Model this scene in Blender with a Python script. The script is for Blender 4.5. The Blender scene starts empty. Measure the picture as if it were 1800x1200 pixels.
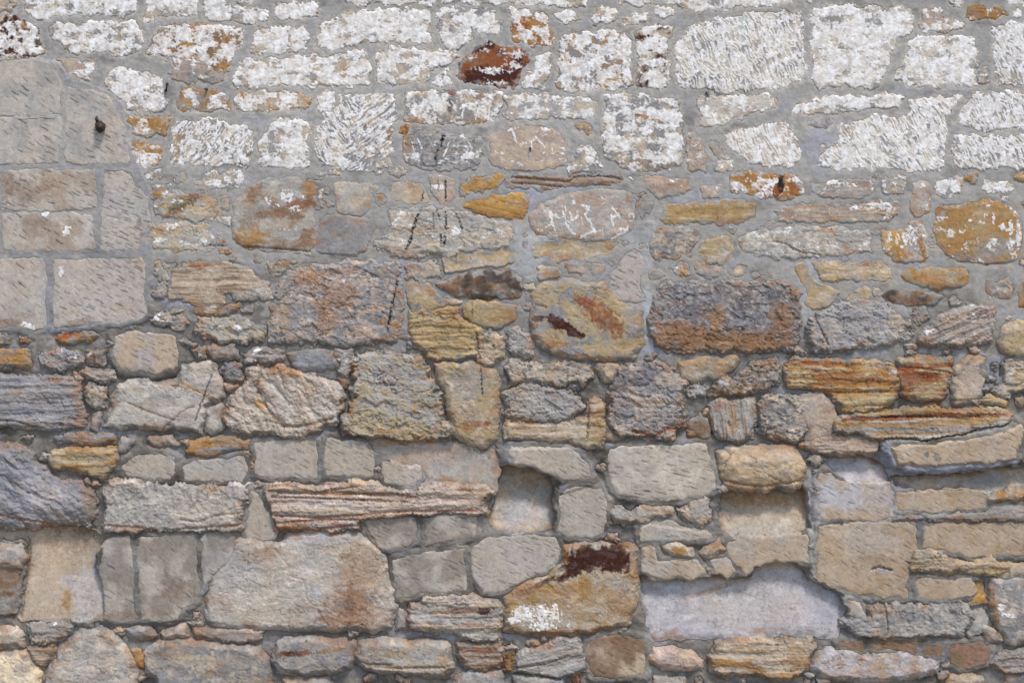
import bpy, math, random
import numpy as np
R_ = math.radians
C = bpy.context.scene.collection
sc = bpy.context.scene

# ---------------------------------------------------------------- camera, sky, sun, exposure
cam_d = bpy.data.cameras.new("camera"); cam = bpy.data.objects.new("camera", cam_d); C.objects.link(cam)
cam.location = (0, -5.0, 1.6); cam.rotation_euler = (R_(90), 0, 0)
cam_d.lens = 50; cam_d.sensor_width = 36; cam_d.clip_end = 500
sc.camera = cam
SUN_EL, SUN_AZ = 60.0, 28.0            # azimuth measured from the wall's normal towards the right
w = bpy.data.worlds.new("World"); sc.world = w; w.use_nodes = True
nt = w.node_tree; sky = nt.nodes.new("ShaderNodeTexSky"); sky.sky_type = 'NISHITA'; sky.sun_disc = False
sky.sun_elevation = R_(SUN_EL); sky.sun_rotation = R_(180 - SUN_AZ); sky.air_density = 1.0; sky.dust_density = 1.5; sky.ozone_density = 1.0
bg = nt.nodes["Background"]; bg.inputs[1].default_value = 0.12
nt.links.new(sky.outputs[0], bg.inputs[0])
sd = bpy.data.lights.new("sun", 'SUN'); sd.energy = 1.75; sd.angle = R_(9); sd.color = (1.0, 0.945, 0.88)
so = bpy.data.objects.new("sun", sd); C.objects.link(so)
so.rotation_euler = (R_(90 - SUN_EL), 0, R_(SUN_AZ)); so.location = (2, -4, 6)
sc.view_settings.view_transform = 'Standard'; sc.view_settings.look = 'None'
sc.view_settings.exposure = 0.74; sc.view_settings.gamma = 1

# ---------------------------------------------------------------- palette (sRGB 0-255)
PAL = dict(wh=(224,221,216), WH=(226,226,232), cr=(204,192,174), gy=(146,141,137), g2=(142,138,136), lg=(172,165,156), l2=(194,183,169),
 be=(187,169,146), b2=(196,170,136), tn=(185,174,161), tg=(166,159,152), tp=(178,166,158), tb=(186,165,141), to=(178,153,124),
 tc=(182,170,154), tk=(154,143,130), tr=(152,118,96), pk=(180,158,141), **{'or': (158,112,74)}, p2=(158,138,124), p3=(196,174,160), p4=(196,168,152),
 oc=(168,124,70), oy=(190,146,70), ru=(142,82,44), dr=(70,36,28), yl=(178,156,118), yb=(164,134,88), lv=(143,139,142), l3=(170,163,164),
 ll=(190,183,182), tx=(166,149,133), bl=(150,150,172), sl=(104,101,108), s2=(118,113,114), dk=(80,68,62), br=(134,108,84), ol=(112,92,58), bk=(34,32,44),
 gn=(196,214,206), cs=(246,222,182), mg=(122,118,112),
 mt=(158,155,150), mm=(158,154,147), mw=(88,82,75), mq=(128,122,114), jt=(140,140,143), ml=(156,156,166), mh=(172,173,174), md=(120,118,120), mb=(128,130,142))
def lin(c):
    c = np.array(c, float)/255.0
    return np.where(c <= 0.04045, c/12.92, ((c+0.055)/1.055)**2.4).astype(np.float32)
PAL = {k: lin(v) for k, v in PAL.items()}
STONES = '''
r be gy .10 : 0,0 24,0 24,12 18,16 0,15
w gy be .85 : 42,0 236,0 236,18 230,25 200,23 190,27 160,24 130,24 105,24 75,33 55,30 46,18
w be gy .80 : 268,0 342,0 345,25 330,29 300,26 280,31 268,37 252,36 256,25 262,12
w gy be .85 : 357,0 392,0 395,10 410,15 450,14 468,20 464,38 440,40 405,37 370,32 362,20
w gy be .80 : 415,0 448,0 445,4 418,4
w dr be .66 : 0,27 12,26 30,28 45,40 62,52 68,65 72,75 75,88 62,97 45,103 25,102 0,103 ; L=rusty stone flecked with white paint, at the left edge
w gy be .72 : 85,50 100,44 125,42 140,44 160,40 185,42 210,38 238,42 249,55 250,72 243,90 225,95 200,97 185,88 160,90 135,94 120,85 100,72 88,60
w br oc .70 : 278,52 300,46 340,45 365,44 400,50 426,56 424,72 418,80 410,95 400,115 392,124 375,122 360,110 335,102 305,102 280,100 263,95 264,82 272,65
r pk gy .22 : 303,105 330,104 355,112 375,125 395,127 395,140 360,143 325,143 300,140 300,128 308,118
w pk be .40 : 102,107 120,105 150,107 170,110 165,125 155,137 140,137 120,122 108,115
w be gy .80 : 184,140 195,125 215,120 245,130 260,128 285,140 280,155 285,165 296,172 292,190 275,194 250,190 225,193 222,180 205,165 190,150
t tn tg 0 : 0,113 25,107 55,105 75,107 95,120 106,140 108,160 107,200 60,202 0,205
t tn tg 0 : 0,210 60,209 104,208 106,240 103,285 60,287 0,288
t tn tg 0 : 117,152 130,157 155,162 180,165 195,180 205,195 215,220 223,250 228,285 190,288 145,288 117,284 ; L=tooled block with a rusty bolt stub standing in it
w oc gy .40 : 315,165 330,155 345,158 390,165 400,180 402,192 370,193 340,192 318,190
w oc be .35 : 225,210 240,205 270,206 296,208 295,222 290,236 260,236 235,236 230,222
w oc be .50 : 236,252 255,250 278,262 278,275 275,288 260,292 242,285 236,270
k gy be .52 : 308,225 316,212 330,216 350,213 375,210 390,212 410,225 438,225 445,245 442,265 435,288 400,290 360,291 330,288 304,290 302,265 308,245 ; a=-60
w be gy .85 : 484,25 492,8 500,5 530,7 558,6 557,20 552,30 530,32 505,32 490,30
w be gy .80 : 608,0 760,0 762,4 755,7 730,5 700,6 660,4 640,7 612,5
w gy be .80 : 777,0 1028,0 1025,8 1010,11 980,10 950,7 920,8 900,6 870,5 840,6 800,6 780,5
w be gy .85 : 560,85 560,60 562,45 580,38 600,35 608,25 640,20 700,17 720,18 750,20 752,40 757,60 755,76 720,74 680,74 640,75 610,80 590,85
w be gy .85 : 444,90 445,72 455,55 490,50 510,51 530,48 538,60 540,75 537,88 500,90 470,92
w gy be .75 : 770,25 785,18 820,16 870,18 872,35 880,38 873,55 850,60 825,50 830,65 822,75 805,85 790,88 780,75 770,55
w be gy .80 : 413,145 415,125 430,108 460,104 500,105 540,101 580,102 605,95 625,88 642,90 645,110 648,130 645,147 600,150 550,148 500,150 450,150 420,150
w be gy .70 : 665,90 690,85 730,88 770,90 800,92 812,100 790,108 770,115 752,125 755,138 740,144 700,146 670,145 664,125 662,105
w be gy .85 : 785,121 793,135 796,148 775,150 763,150 768,138
w ru dr .12 : 808,130 810,115 818,105 832,95 838,85 850,81 870,80 880,85 900,83 918,90 926,100 920,120 912,135 903,150 880,152 850,148 825,142 810,138 ; L=dark rust red stone spattered with white paint
w be oc .58 : 420,165 450,163 490,165 530,167 543,175 535,188 500,192 460,194 425,193 415,185
w be gy .80 : 562,168 575,164 586,168 582,182 578,195 565,197 558,190
k gy be .52 : 600,170 630,168 665,165 690,170 697,185 692,210 685,240 690,260 685,290 660,297 620,298 590,295 570,290 555,270 552,250 560,230 572,215 575,200 590,195 600,185 ; a=45 v=1 L=grey stone with white paint in fanned chisel strokes
w be gy .78 : 455,290 456,270 462,240 475,220 485,213 505,210 530,210 540,220 538,250 538,285 530,293 500,292 475,288
w gy be .50 : 712,165 740,162 780,163 830,165 880,163 878,180 875,200 868,212 830,215 790,218 750,218 712,213 714,200 718,185
r gy tg .20 : 708,240 740,235 775,236 815,242 845,245 843,270 838,296 800,298 760,296 722,294 712,280 706,260
s pk be .18 : 860,240 880,232 900,222 930,222 960,225 985,235 995,255 993,290 960,297 900,297 870,292 858,280 862,260
r ru oc 0 : 704,225 720,224 716,233 703,233
w oc ru .62 : 900,20 920,17 945,25 958,28 965,50 972,60 966,80 940,80 920,76 903,68 900,45
w be gy .85 : 978,25 990,22 1010,22 1020,30 1008,38 1000,45 990,38
w be gy .85 : 1040,35 1050,22 1058,15 1078,18 1083,32 1070,38 1045,40
w be gy .60 : 1096,32 1115,25 1135,24 1136,35 1115,40 1100,45
w be gy .80 : 1153,15 1175,12 1187,22 1175,27 1158,31
w be gy .80 : 1083,0 1150,0 1145,8 1120,10 1090,4
w be gy .80 : 1160,0 1400,0 1390,3 1355,6 1320,10 1270,15 1225,20 1200,10 1175,5
w gy oc .80 : 983,90 985,75 995,62 1025,58 1045,62 1070,52 1100,62 1108,75 1105,110 1110,145 1100,156 1060,156 1010,157 978,155 985,130 982,110
w be gy .65 : 924,148 930,130 942,125 950,95 965,97 963,115 960,140 955,156 930,155 918,150
w be dr .68 : 1119,55 1140,50 1160,45 1187,50 1180,65 1168,80 1172,95 1177,110 1175,140 1165,150 1140,157 1125,150 1120,120 1122,100
k cr gy .52 : 1190,85 1200,70 1215,50 1240,42 1280,30 1300,26 1350,24 1405,23 1410,45 1407,80 1415,110 1412,140 1380,148 1355,158 1320,155 1270,160 1230,155 1200,152 1190,130 1188,105 ; a=60 L=large whitewashed stone with chisel strokes and a pale green drip
w lg be .55 : 885,168 920,168 970,170 1030,172 1045,180 1047,192 1040,202 1000,205 940,207 900,208 888,203 895,185
w gy be .62 : 1065,170 1110,168 1150,173 1192,176 1193,200 1200,230 1200,260 1195,290 1160,298 1110,300 1080,285 1062,270 1058,240 1064,205
w cr pk .50 : 1228,175 1260,172 1300,170 1345,168 1365,178 1360,190 1330,195 1300,205 1270,220 1240,223 1228,220 1232,200
r oc be .10 : 1010,220 1035,215 1040,230 1035,237 1015,232
w gy be .40 : 1017,260 1040,255 1050,285 1052,300 1000,302 1000,290 1015,285
r pk be .30 : 1210,240 1220,238 1228,255 1240,275 1240,298 1225,300 1212,298 1208,270
r pk be .30 : 1248,248 1258,243 1265,262 1283,278 1275,283 1260,275 1250,262
w gy be .50 : 1258,288 1270,282 1290,283 1285,300 1260,300
k cr pk .55 : 1273,240 1290,232 1330,225 1355,220 1380,217 1392,230 1400,255 1408,280 1390,288 1350,290 1320,285 1295,268 1280,255 ; a=60
w be gy .80 : 1400,0 1435,0 1420,4
w cr gy .80 : 1433,18 1460,15 1490,12 1530,13 1555,15 1597,17 1600,35 1602,50 1590,60 1575,65 1570,85 1560,110 1552,130 1545,152 1500,151 1460,149 1438,155 1430,135 1428,110 1425,75 1432,60 1428,40
w pk be .60 : 1621,22 1640,18 1655,18 1658,35 1680,38 1696,42 1690,50 1660,52 1625,55 1620,42
w be gy .80 : 1672,0 1695,0 1690,6 1675,4
b oc ru .25 : 1705,15 1720,12 1735,20 1755,16 1768,28 1740,31 1700,30
w be gy .80 : 1760,0 1800,0 1800,9 1770,6
w be gy .80 : 1782,20 1795,18 1790,27 1783,26
w cr gy .78 : 1575,140 1577,125 1590,115 1595,95 1602,75 1612,65 1650,68 1690,67 1712,66 1716,90 1715,120 1712,150 1680,150 1620,150 1600,148 1585,145
k lg gy .62 : 1745,50 1770,43 1800,42 1800,150 1755,145 1752,120 1748,90 ; a=60
r gy be .45 : 1725,120 1732,120 1738,140 1736,146 1722,143
w be gy .85 : 1388,195 1395,187 1410,180 1450,173 1470,172 1520,172 1560,167 1585,172 1580,184 1540,188 1500,192 1440,198 1395,201
k cr gy .66 : 1600,180 1620,178 1640,172 1660,170 1683,172 1680,185 1668,195 1660,200 1662,230 1658,260 1655,290 1650,300 1560,297 1500,296 1465,298 1442,290 1443,278 1450,265 1470,258 1475,245 1478,220 1510,215 1540,205 1570,208 1598,205 1608,195 ; a=50
s lv lg .30 : 1420,218 1440,210 1455,208 1462,215 1455,222 1430,222
k lg gy .62 : 1685,215 1690,200 1700,180 1715,168 1760,165 1800,160 1800,225 1760,228 1720,225 1690,222 ; a=55
k lg gy .60 : 1675,275 1680,240 1710,240 1760,242 1800,238 1800,292 1750,293 1700,293 1677,288 ; a=50
t tn tx 0 : 5,303 60,298 120,299 165,300 170,330 168,365 100,370 5,369
t tn tx 0 : 5,378 60,374 120,375 164,378 162,410 165,438 100,440 40,439 8,435 ; L=tooled block with two flakes of white paint
t tn tp 0 : 184,300 228,303 240,325 258,345 262,380 256,400 245,420 243,438 200,440 178,438 178,400 182,350
t tp tn 0 : 0,456 40,455 75,453 80,480 78,520 80,560 78,575 50,578 30,572 0,575
t tn tp 0 : 97,458 150,457 200,455 250,455 255,480 253,520 258,550 240,563 200,568 165,565 140,572 98,575 95,540 96,500
r gy oc .30 : 266,330 285,325 297,328 290,345 280,352 268,350
r lg yl .05 : 277,362 285,345 310,338 345,338 365,345 378,352 382,375 372,385 345,387 310,380 285,378 276,370
w gy be .45 : 345,320 355,308 375,303 420,303 427,310 418,328 395,330 350,327
w gy be .60 : 260,303 280,302 278,310 262,312
r be yl .05 : 305,315 320,305 325,318 312,322
r lg yl .18 : 263,395 275,400 290,395 310,393 345,395 372,397 375,420 375,435 350,442 310,440 275,438 268,425 262,410
r be gy .05 : 388,352 405,350 402,368 390,365
s lg wh .30 : 380,385 400,380 402,395 385,392
r ru be 0 : 384,415 400,430 402,440 390,446 384,435
r yl lg .05 : 273,460 283,458 285,470 292,485 285,490 275,485
r lg be 0 : 279,500 285,495 292,515 282,522 274,518
b be br 0 : 305,475 325,465 350,460 400,465 440,475 450,490 468,498 465,515 440,522 425,525 400,512 385,515 388,530 385,540 360,545 345,535 330,527 300,520 302,500
r oc br 0 : 340,540 370,545 400,538 418,532 415,545 380,552 350,552
r lg be 0 : 425,520 445,512 470,500 472,520 460,528 430,525
r pk gy .05 : 270,560 275,550 300,552 305,565 320,560 330,565 320,578 310,577 298,565 280,570
r lg yl .05 : 345,580 355,563 385,560 420,560 445,570 462,578 460,592 430,598 390,598 360,590 348,585
b ru oc 0 : 103,590 110,588 140,590 165,582 172,586 155,595 125,600 100,598
r be gy 0 : 0,585 12,590 15,598 0,598
r ru dr 0 : 35,595 48,598 45,604 35,602
t tb tp 0 : 200,590 230,583 270,585 305,590 310,605 310,640 303,650 270,655 215,648 205,635 200,615 ; z=4
s lg br 0 : 412,360 425,340 450,323 475,318 520,315 550,322 558,330 553,360 550,395 553,420 545,445 510,443 470,442 430,435 412,420 408,395 412,375 ; z=6
r lg gy .30 : 562,340 572,328 575,335 568,360 560,365
s be lg 0 : 588,325 600,320 640,325 663,330 655,350 645,370 635,377 610,375 592,370 590,345
s gy g2 0 : 557,440 555,420 562,395 575,382 600,380 640,385 655,392 650,420 640,440 620,447 590,445
r oc gy 0 : 665,345 672,343 676,358 668,362
s be lg 0 : 685,340 690,325 720,320 740,325 750,345 752,353 725,357 700,355 688,348
s pk be .12 : 753,310 770,308 798,315 798,350 790,357 775,355 762,340
r oy oc 0 : 812,340 815,325 825,315 840,312 880,308 882,318 878,328 850,332 830,338 818,342
b p2 br 0 : 890,315 905,309 940,310 975,312 1010,310 1050,308 1085,310 1095,318 1085,322 1050,322 1000,328 960,332 920,330 893,326
b oy oc 0 : 818,362 840,352 860,347 900,342 925,345 925,365 918,382 900,383 870,378 840,372 ; z=3 a=12 L=bright ochre wedge shaped stone
r lg be .04 : 662,430 675,410 685,395 688,372 720,368 760,366 800,370 830,378 870,385 895,395 897,415 893,430 870,437 845,435 830,442 810,445 800,450 780,448 765,443 730,448 700,450 680,440 668,435 ; z=5 L=long pale stone with dribbles of black paint
s yl be 0 : 780,455 800,452 840,443 870,440 895,435 905,445 900,460 870,465 830,468 800,475 785,475 ; z=-4
r g2 pk 0 : 512,475 540,470 580,470 620,460 660,463 695,465 703,485 705,520 703,560 700,585 690,598 640,602 600,605 550,603 510,600 480,600 472,585 480,555 483,520 490,500 500,488 ; z=3 L=large square grey stone with orange stains and one black paint stroke
r be gy 0 : 715,467 740,463 765,465 770,485 745,492 718,488
s yl be 0 : 718,500 740,495 760,510 775,530 790,525 805,530 800,532 760,540 725,545 718,530
s dk br 0 : 770,500 790,490 830,480 860,478 890,478 915,490 917,505 912,520 880,522 840,523 800,515 780,510 ; z=3 L=dark brown flat stone in the middle of the wall
b yl yb 0 : 722,590 720,565 722,550 760,545 800,543 805,560 820,570 850,580 850,590 840,605 838,625 800,632 760,628 745,615 730,605
s yl yb 0 : 815,540 830,530 870,535 905,538 900,560 890,570 860,575 835,565 820,555
r lg gy 0 : 895,585 910,580 925,590 935,605 930,625 900,615 895,600
r be yl 0 : 835,590 860,585 885,595 882,625 860,640 840,635 838,610
s lg pk .04 : 932,395 935,375 950,360 985,345 1030,338 1080,335 1108,335 1112,360 1113,385 1112,400 1095,412 1070,420 1040,422 1000,420 965,418 945,410 ; z=4 L=pale stone scratched with white paint strokes
s yl be 0 : 940,430 950,425 1000,425 1060,420 1085,425 1070,445 1030,455 980,457 950,450 945,440 ; z=-3
t tp tn 0 : 1072,510 1075,480 1095,455 1115,437 1127,445 1130,465 1125,490 1125,510 1135,530 1120,532 1085,527 ; z=4
b p2 pk .05 : 1128,315 1150,312 1180,315 1210,318 1212,335 1200,342 1160,345 1140,335
s pk be .20 : 1232,330 1268,328 1265,345 1235,345
w oc ru .42 : 1284,325 1290,308 1310,303 1340,305 1360,308 1385,307 1400,315 1412,335 1405,343 1380,350 1350,348 1320,342 1310,335 1290,333 ; z=3 L=orange stone with white paint and a black blot
b yb yl 0 : 1165,385 1168,370 1185,360 1230,358 1290,352 1325,357 1325,385 1300,392 1250,390 1200,393 1172,392
r gy lv 0 : 1120,355 1145,353 1142,375 1130,385 1120,375
r g2 be 0 : 1145,420 1165,405 1200,402 1228,408 1225,425 1210,445 1190,453 1150,452 1143,440
r yl lg 0 : 1232,440 1240,425 1258,420 1275,418 1288,430 1285,450 1270,462 1245,460 1233,452 ; z=3
r oc wh .20 : 1178,470 1190,463 1207,467 1210,480 1200,485 1182,475
b pk gy 0 : 1225,465 1245,463 1265,470 1268,482 1245,487 1227,482
s gy be 0 : 1282,475 1300,468 1312,472 1305,483 1285,483
s gy br 0 : 1142,480 1160,470 1170,483 1160,492 1143,490
b pk gy 0 : 992,465 1025,463 1060,465 1058,478 1000,478
s gy be 0 : 945,470 980,470 985,485 950,490
s yl g2 0 : 935,540 940,510 955,500 1000,495 1060,498 1075,510 1085,530 1105,535 1130,540 1128,570 1127,605 1110,630 1060,632 1000,628 955,612 948,595 935,590 933,565 ; z=4 L=tan stone with two slanting rust red patches
r s2 gy 0 : 1145,545 1150,520 1160,505 1180,497 1230,500 1300,497 1350,495 1380,497 1395,505 1405,520 1405,560 1403,600 1395,612 1340,615 1280,618 1220,617 1180,612 1150,605 1143,590 ; z=6 L=big stone, slate grey above and rusty brown below
b lg gy .16 : 1430,330 1432,325 1465,320 1490,315 1530,318 1532,335 1520,345 1495,347 1460,345 1435,343
r be gy .35 : 1548,325 1555,312 1590,312 1590,335 1580,342 1550,338
s pk lg .22 : 1607,325 1620,320 1632,325 1635,350 1633,372 1615,378 1605,370 1600,355 1610,345
w gy be .60 : 1646,330 1650,320 1665,315 1688,315 1692,335 1670,345 1650,345
r oc be 0 : 1697,310 1715,308 1715,318 1700,319
r oc be 0 : 1782,310 1800,305 1800,314 1785,314
w lg be .60 : 1727,335 1735,322 1760,316 1780,325 1782,335 1755,338 1735,342
b p2 be .05 : 1365,370 1400,362 1440,360 1490,363 1530,355 1575,358 1578,370 1565,385 1530,388 1480,388 1420,390 1370,388
r lg l2 .06 : 1305,440 1303,420 1312,408 1350,403 1400,402 1460,404 1528,405 1532,425 1530,445 1490,448 1440,448 1400,452 1355,455 1320,448 ; z=4
b lg oc .10 : 1547,425 1550,408 1590,403 1602,388 1615,387 1625,400 1630,425 1633,450 1620,458 1590,462 1575,460 1555,440 ; a=75 z=4
s yb oc .05 : 1643,400 1645,380 1655,362 1690,358 1720,355 1740,352 1775,362 1792,380 1796,410 1795,430 1785,455 1770,465 1730,464 1690,458 1665,450 1650,430 ; z=4 L=big rounded ochre stone with white paint runs
b be yl 0 : 1425,465 1450,460 1500,460 1545,460 1562,470 1568,488 1540,492 1490,490 1450,490 1435,475
s yl oc 0 : 1586,482 1600,473 1640,470 1700,475 1700,495 1690,503 1655,505 1615,500 1595,492 ; z=3
s dk br 0 : 1553,520 1560,512 1600,513 1640,515 1655,520 1645,532 1600,538 1570,532
s yl be 0 : 1490,525 1505,510 1518,502 1530,515 1540,527 1510,530
s yl be 0 : 1400,470 1415,463 1418,480 1430,495 1465,510 1478,515 1460,530 1430,542 1420,535 1415,500 ; z=-2
r lg lv 0 : 1430,560 1440,550 1460,540 1475,530 1510,527 1555,535 1575,550 1585,560 1600,570 1600,590 1585,600 1540,605 1500,612 1460,618 1430,612 1420,595 1418,575 ; z=5
b lg p2 .04 : 1615,595 1625,580 1650,560 1680,545 1700,535 1725,535 1748,540 1745,570 1740,600 1700,605 1650,608 1620,605 ; z=5 a=-25
r gy be 0 : 1733,495 1775,490 1777,520 1770,525 1740,522 1733,510
s ru oc 0 : 1793,500 1800,497 1800,545 1793,540
r gy pk 0 : 1600,550 1625,545 1630,555 1615,565
s yl be 0 : 1757,600 1765,575 1785,565 1800,562 1800,622 1775,622 1760,612
b yl oc .05 : 0,615 45,617 52,625 50,645 0,643
r lv gy .05 : 70,630 80,618 110,615 140,622 143,638 130,648 95,648 75,642
r lg lv .10 : 147,655 155,647 180,650 198,658 200,668 190,670 165,665 150,662
r dk gy .12 : 152,620 185,620 183,640 155,637
b lv gy 0 : 0,660 60,664 100,662 135,668 140,690 137,710 145,735 140,750 95,752 60,750 0,748 ; L=long bluish grey layered stone at the left edge
r gy be 0 : 155,680 185,685 187,700 175,715 160,712
s lg lv 0 : 162,745 165,730 173,725 175,740 168,755 160,752
s l2 lg 0 : 187,750 190,735 200,700 210,680 230,668 255,668 280,675 315,667 322,642 375,640 378,655 388,675 392,695 385,702 370,705 360,720 355,735 355,757 300,752 250,752 ; z=5 L=pale angular stone crossed by thin orange veins
s cr lg 0 : 365,720 385,712 388,715 387,755 372,760 364,745
r gy sl 0 : 390,650 400,640 425,645 420,665 395,665
r gy be .05 : 343,615 358,612 355,628 345,628
b gy br 0 : 365,612 410,610 415,628 375,630
d l2 pk 0 : 395,740 400,710 410,695 430,675 440,650 460,645 475,650 490,645 520,655 550,660 600,680 602,700 597,720 590,740 560,752 540,768 515,770 490,762 460,760 420,757 400,750 ; z=8 a=50 L=pale pinkish stone with slanting furrows
b lg lv .05 : 430,622 460,612 497,620 498,632 470,635 432,635
s g2 lv 0 : 510,625 535,618 590,620 592,645 540,650 520,645
r lg gy .05 : 592,615 618,615 618,640 610,657 597,655 595,635
s ru br 0 : 595,665 607,664 608,680 600,678
b gy br 0 : 115,765 150,765 198,765 200,775 150,778 115,775
b yl oc 0 : 88,810 92,798 115,792 165,788 200,790 202,812 195,825 180,840 150,828 110,822 90,820
s lg lv 0 : 215,770 230,775 218,790 211,790
s pk lg 0 : 265,770 300,770 310,780 270,780
b oc gy 0 : 330,778 350,775 400,770 440,775 440,785 400,790 370,800 330,795
t tc tn 0 : 213,825 225,810 245,797 280,797 305,805 307,830 300,840 260,840 225,835
t tc tn 0 : 322,820 345,810 400,805 430,802 432,825 428,842 380,845 325,840
d lv g2 0 : 0,775 30,780 50,795 65,820 85,838 115,845 140,850 155,865 165,885 165,910 150,922 110,920 60,925 0,925 ; z=12 a=35 R=30 L=big bluish grey stone with deep furrows at the left edge
j lg l2 0 : 183,920 188,890 185,860 195,845 230,845 280,850 330,855 380,855 435,848 432,870 425,900 425,925 400,930 340,930 280,930 220,932 190,930 ; z=12 L=pale block with a jagged broken upper edge
t tn tc 0 : 440,862 455,870 465,890 478,915 490,935 482,950 460,952 435,945 432,930 438,900 ; z=5
t tc tn 0 : 450,780 480,775 520,773 555,775 557,800 555,838 520,838 480,838 450,832
t tc tn 0 : 575,770 600,775 645,780 655,800 655,835 620,835 575,835 572,800
t tc tn 0 : 672,815 690,812 710,820 735,822 740,840 725,855 700,850 675,845
r lg yl 0 : 623,655 625,630 640,622 680,620 735,625 745,640 750,660 768,680 770,705 775,720 780,740 800,755 790,770 775,773 720,772 660,768 600,762 602,735 615,725 622,700 ; z=9 e=9 L=large craggy stone, grey above and yellowish below
s yl be 0 : 765,640 800,640 850,642 870,655 877,680 875,705 872,740 870,770 850,785 820,775 800,765 795,745 790,720 785,690 775,665 ; z=3
s lg pk 0 : 645,775 670,775 720,775 780,776 830,785 850,795 870,785 875,800 872,840 870,860 850,855 800,848 750,845 745,830 735,820 700,815 675,800 655,790 ; z=-14
b p3 be 0 : 465,855 485,848 520,852 560,858 590,852 630,845 645,848 670,855 700,862 730,865 745,850 800,850 850,855 868,865 850,875 852,900 840,903 790,900 750,903 700,905 660,910 630,915 630,930 560,935 490,930 480,910 470,880 ; z=12 e=9 L=long pinkish stone in rust striped layers
s lg tb 0 : 878,820 910,818 940,830 970,838 975,860 968,880 978,900 972,925 940,935 905,938 865,930 858,910 868,880 872,850 ; z=-98 L=smooth eroded hollow, set deep behind broken mortar
t tc tn 0 : 893,800 900,787 950,785 1000,788 1020,800 1035,815 1037,838 1000,842 970,832 935,820 905,815 ; z=5
t tc tn 0 : 985,870 1010,855 1055,860 1065,880 1065,910 1060,935 1040,945 1000,942 983,935 985,900 ; z=4
r be lg 0 : 900,630 915,640 950,645 1000,640 1035,645 1040,660 1025,672 980,675 930,670 895,672 893,650 ; z=3
r lg gy 0 : 890,695 900,685 930,678 990,688 1015,700 1025,710 1010,730 990,738 940,738 890,735
b be yl 0 : 890,742 930,745 990,745 1035,735 1040,705 1058,710 1060,745 1062,770 1055,785 1030,785 1000,772 940,770 890,770
s oc be 0 : 1050,645 1070,640 1085,645 1080,670 1062,665
r g2 pk 0 : 1070,690 1090,650 1110,638 1150,638 1180,650 1200,670 1200,700 1203,745 1185,755 1180,770 1130,768 1090,765 1073,750 1072,720 ; z=7 e=9 L=craggy grey and pink stone with an orange crack along its foot
s yl be 0 : 1195,640 1215,635 1250,630 1295,630 1290,645 1255,665 1215,670 1200,660
r br lg 0 : 1250,693 1260,670 1270,660 1290,668 1310,650 1325,640 1365,635 1370,670 1340,685 1310,690 ; z=3
r lg gy 0 : 1210,685 1225,680 1240,682 1238,692 1220,697
s br gy 0 : 1210,745 1230,730 1245,740 1245,768 1215,765
b lg br 0 : 1248,715 1265,705 1290,708 1310,700 1325,705 1328,735 1320,765 1300,775 1270,772 1255,755 ; z=4 a=80
r g2 be 0 : 1335,745 1335,710 1350,697 1400,700 1412,720 1418,745 1412,765 1400,775 1360,770 1340,760 ; z=6
t tc cr 0 : 1073,790 1090,785 1150,783 1240,780 1245,810 1255,840 1257,860 1235,870 1190,878 1140,877 1090,868 1073,850 1070,820 ; z=4 a=15 L=pale block picked with short level tool marks
s b2 be 0 : 1262,795 1290,788 1340,785 1395,785 1408,805 1412,830 1405,855 1395,858 1370,850 1345,860 1310,862 1280,855 1275,840 1265,820 ; z=14 R=26
s tb be 0 : 1268,875 1290,862 1340,862 1395,865 1415,855 1420,870 1425,895 1425,925 1400,940 1340,945 1290,945 1268,930 1265,900 ; z=-80 L=tan hollow worn back beneath a bulging stone
b be lg 0 : 1075,900 1090,895 1110,905 1130,888 1180,890 1180,905 1120,918 1080,915 ; z=3
j lg be 0 : 1195,895 1210,885 1240,875 1248,895 1245,920 1210,915 ; z=3
b oc yl 0 : 1385,640 1400,630 1450,633 1500,635 1560,640 1575,650 1580,670 1575,700 1560,710 1540,720 1510,725 1480,722 1465,700 1460,685 1420,682 1387,680 1383,660 ; z=4 L=orange brown stone, the left of two layered neighbours
b ru yl 0 : 1580,635 1600,628 1640,630 1672,632 1670,650 1660,690 1650,705 1620,702 1590,695 1580,680 1578,655 ; z=4
s be pk 0 : 1675,680 1685,645 1700,628 1728,630 1730,655 1725,685 1718,710 1680,710 1673,700 ; z=2
r lg yl .04 : 1750,690 1765,660 1770,640 1800,640 1800,685 1780,690 1765,697 1755,690
s yl oc 0 : 1730,705 1735,698 1765,705 1765,712 1740,708
s yl oc 0 : 1790,705 1800,700 1800,712 1795,712
b yb lg 0 : 1470,735 1500,728 1560,725 1600,718 1640,715 1680,722 1730,720 1775,725 1780,730 1770,745 1730,752 1690,762 1640,772 1580,770 1540,772 1500,760 1470,758 1465,745 ; z=12 e=10 L=long thin stone striped rust, ochre and grey
s pk be 0 : 1405,700 1420,698 1445,690 1460,710 1468,730 1460,760 1440,790 1420,780 1415,750
b pk be 0 : 1410,780 1450,765 1520,768 1545,775 1540,795 1480,798 1430,795 ; z=6
s ll l3 0 : 1450,810 1480,800 1530,800 1555,820 1568,845 1565,850 1530,850 1495,845 1475,835 1460,820 ; z=-50
t tb ll 0 : 1440,835 1460,830 1475,845 1500,850 1565,850 1570,880 1568,905 1530,915 1480,912 1442,908
t tb to 0 : 1565,785 1600,783 1660,778 1700,772 1760,760 1790,745 1797,755 1785,785 1780,805 1740,812 1680,815 1620,818 1575,812 ; z=22 L=tan tooled block on a jutting slab of mortar
s lg be 0 : 1570,835 1600,838 1700,832 1780,820 1800,818 1800,850 1780,860 1740,870 1720,862 1690,858 1620,862 1575,852 ; z=-55
t tb to 0 : 1575,868 1620,865 1700,862 1730,868 1733,890 1700,895 1640,898 1578,895
s oc be 0 : 1735,875 1760,865 1800,850 1800,878 1760,880 1740,885 ; z=8
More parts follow.
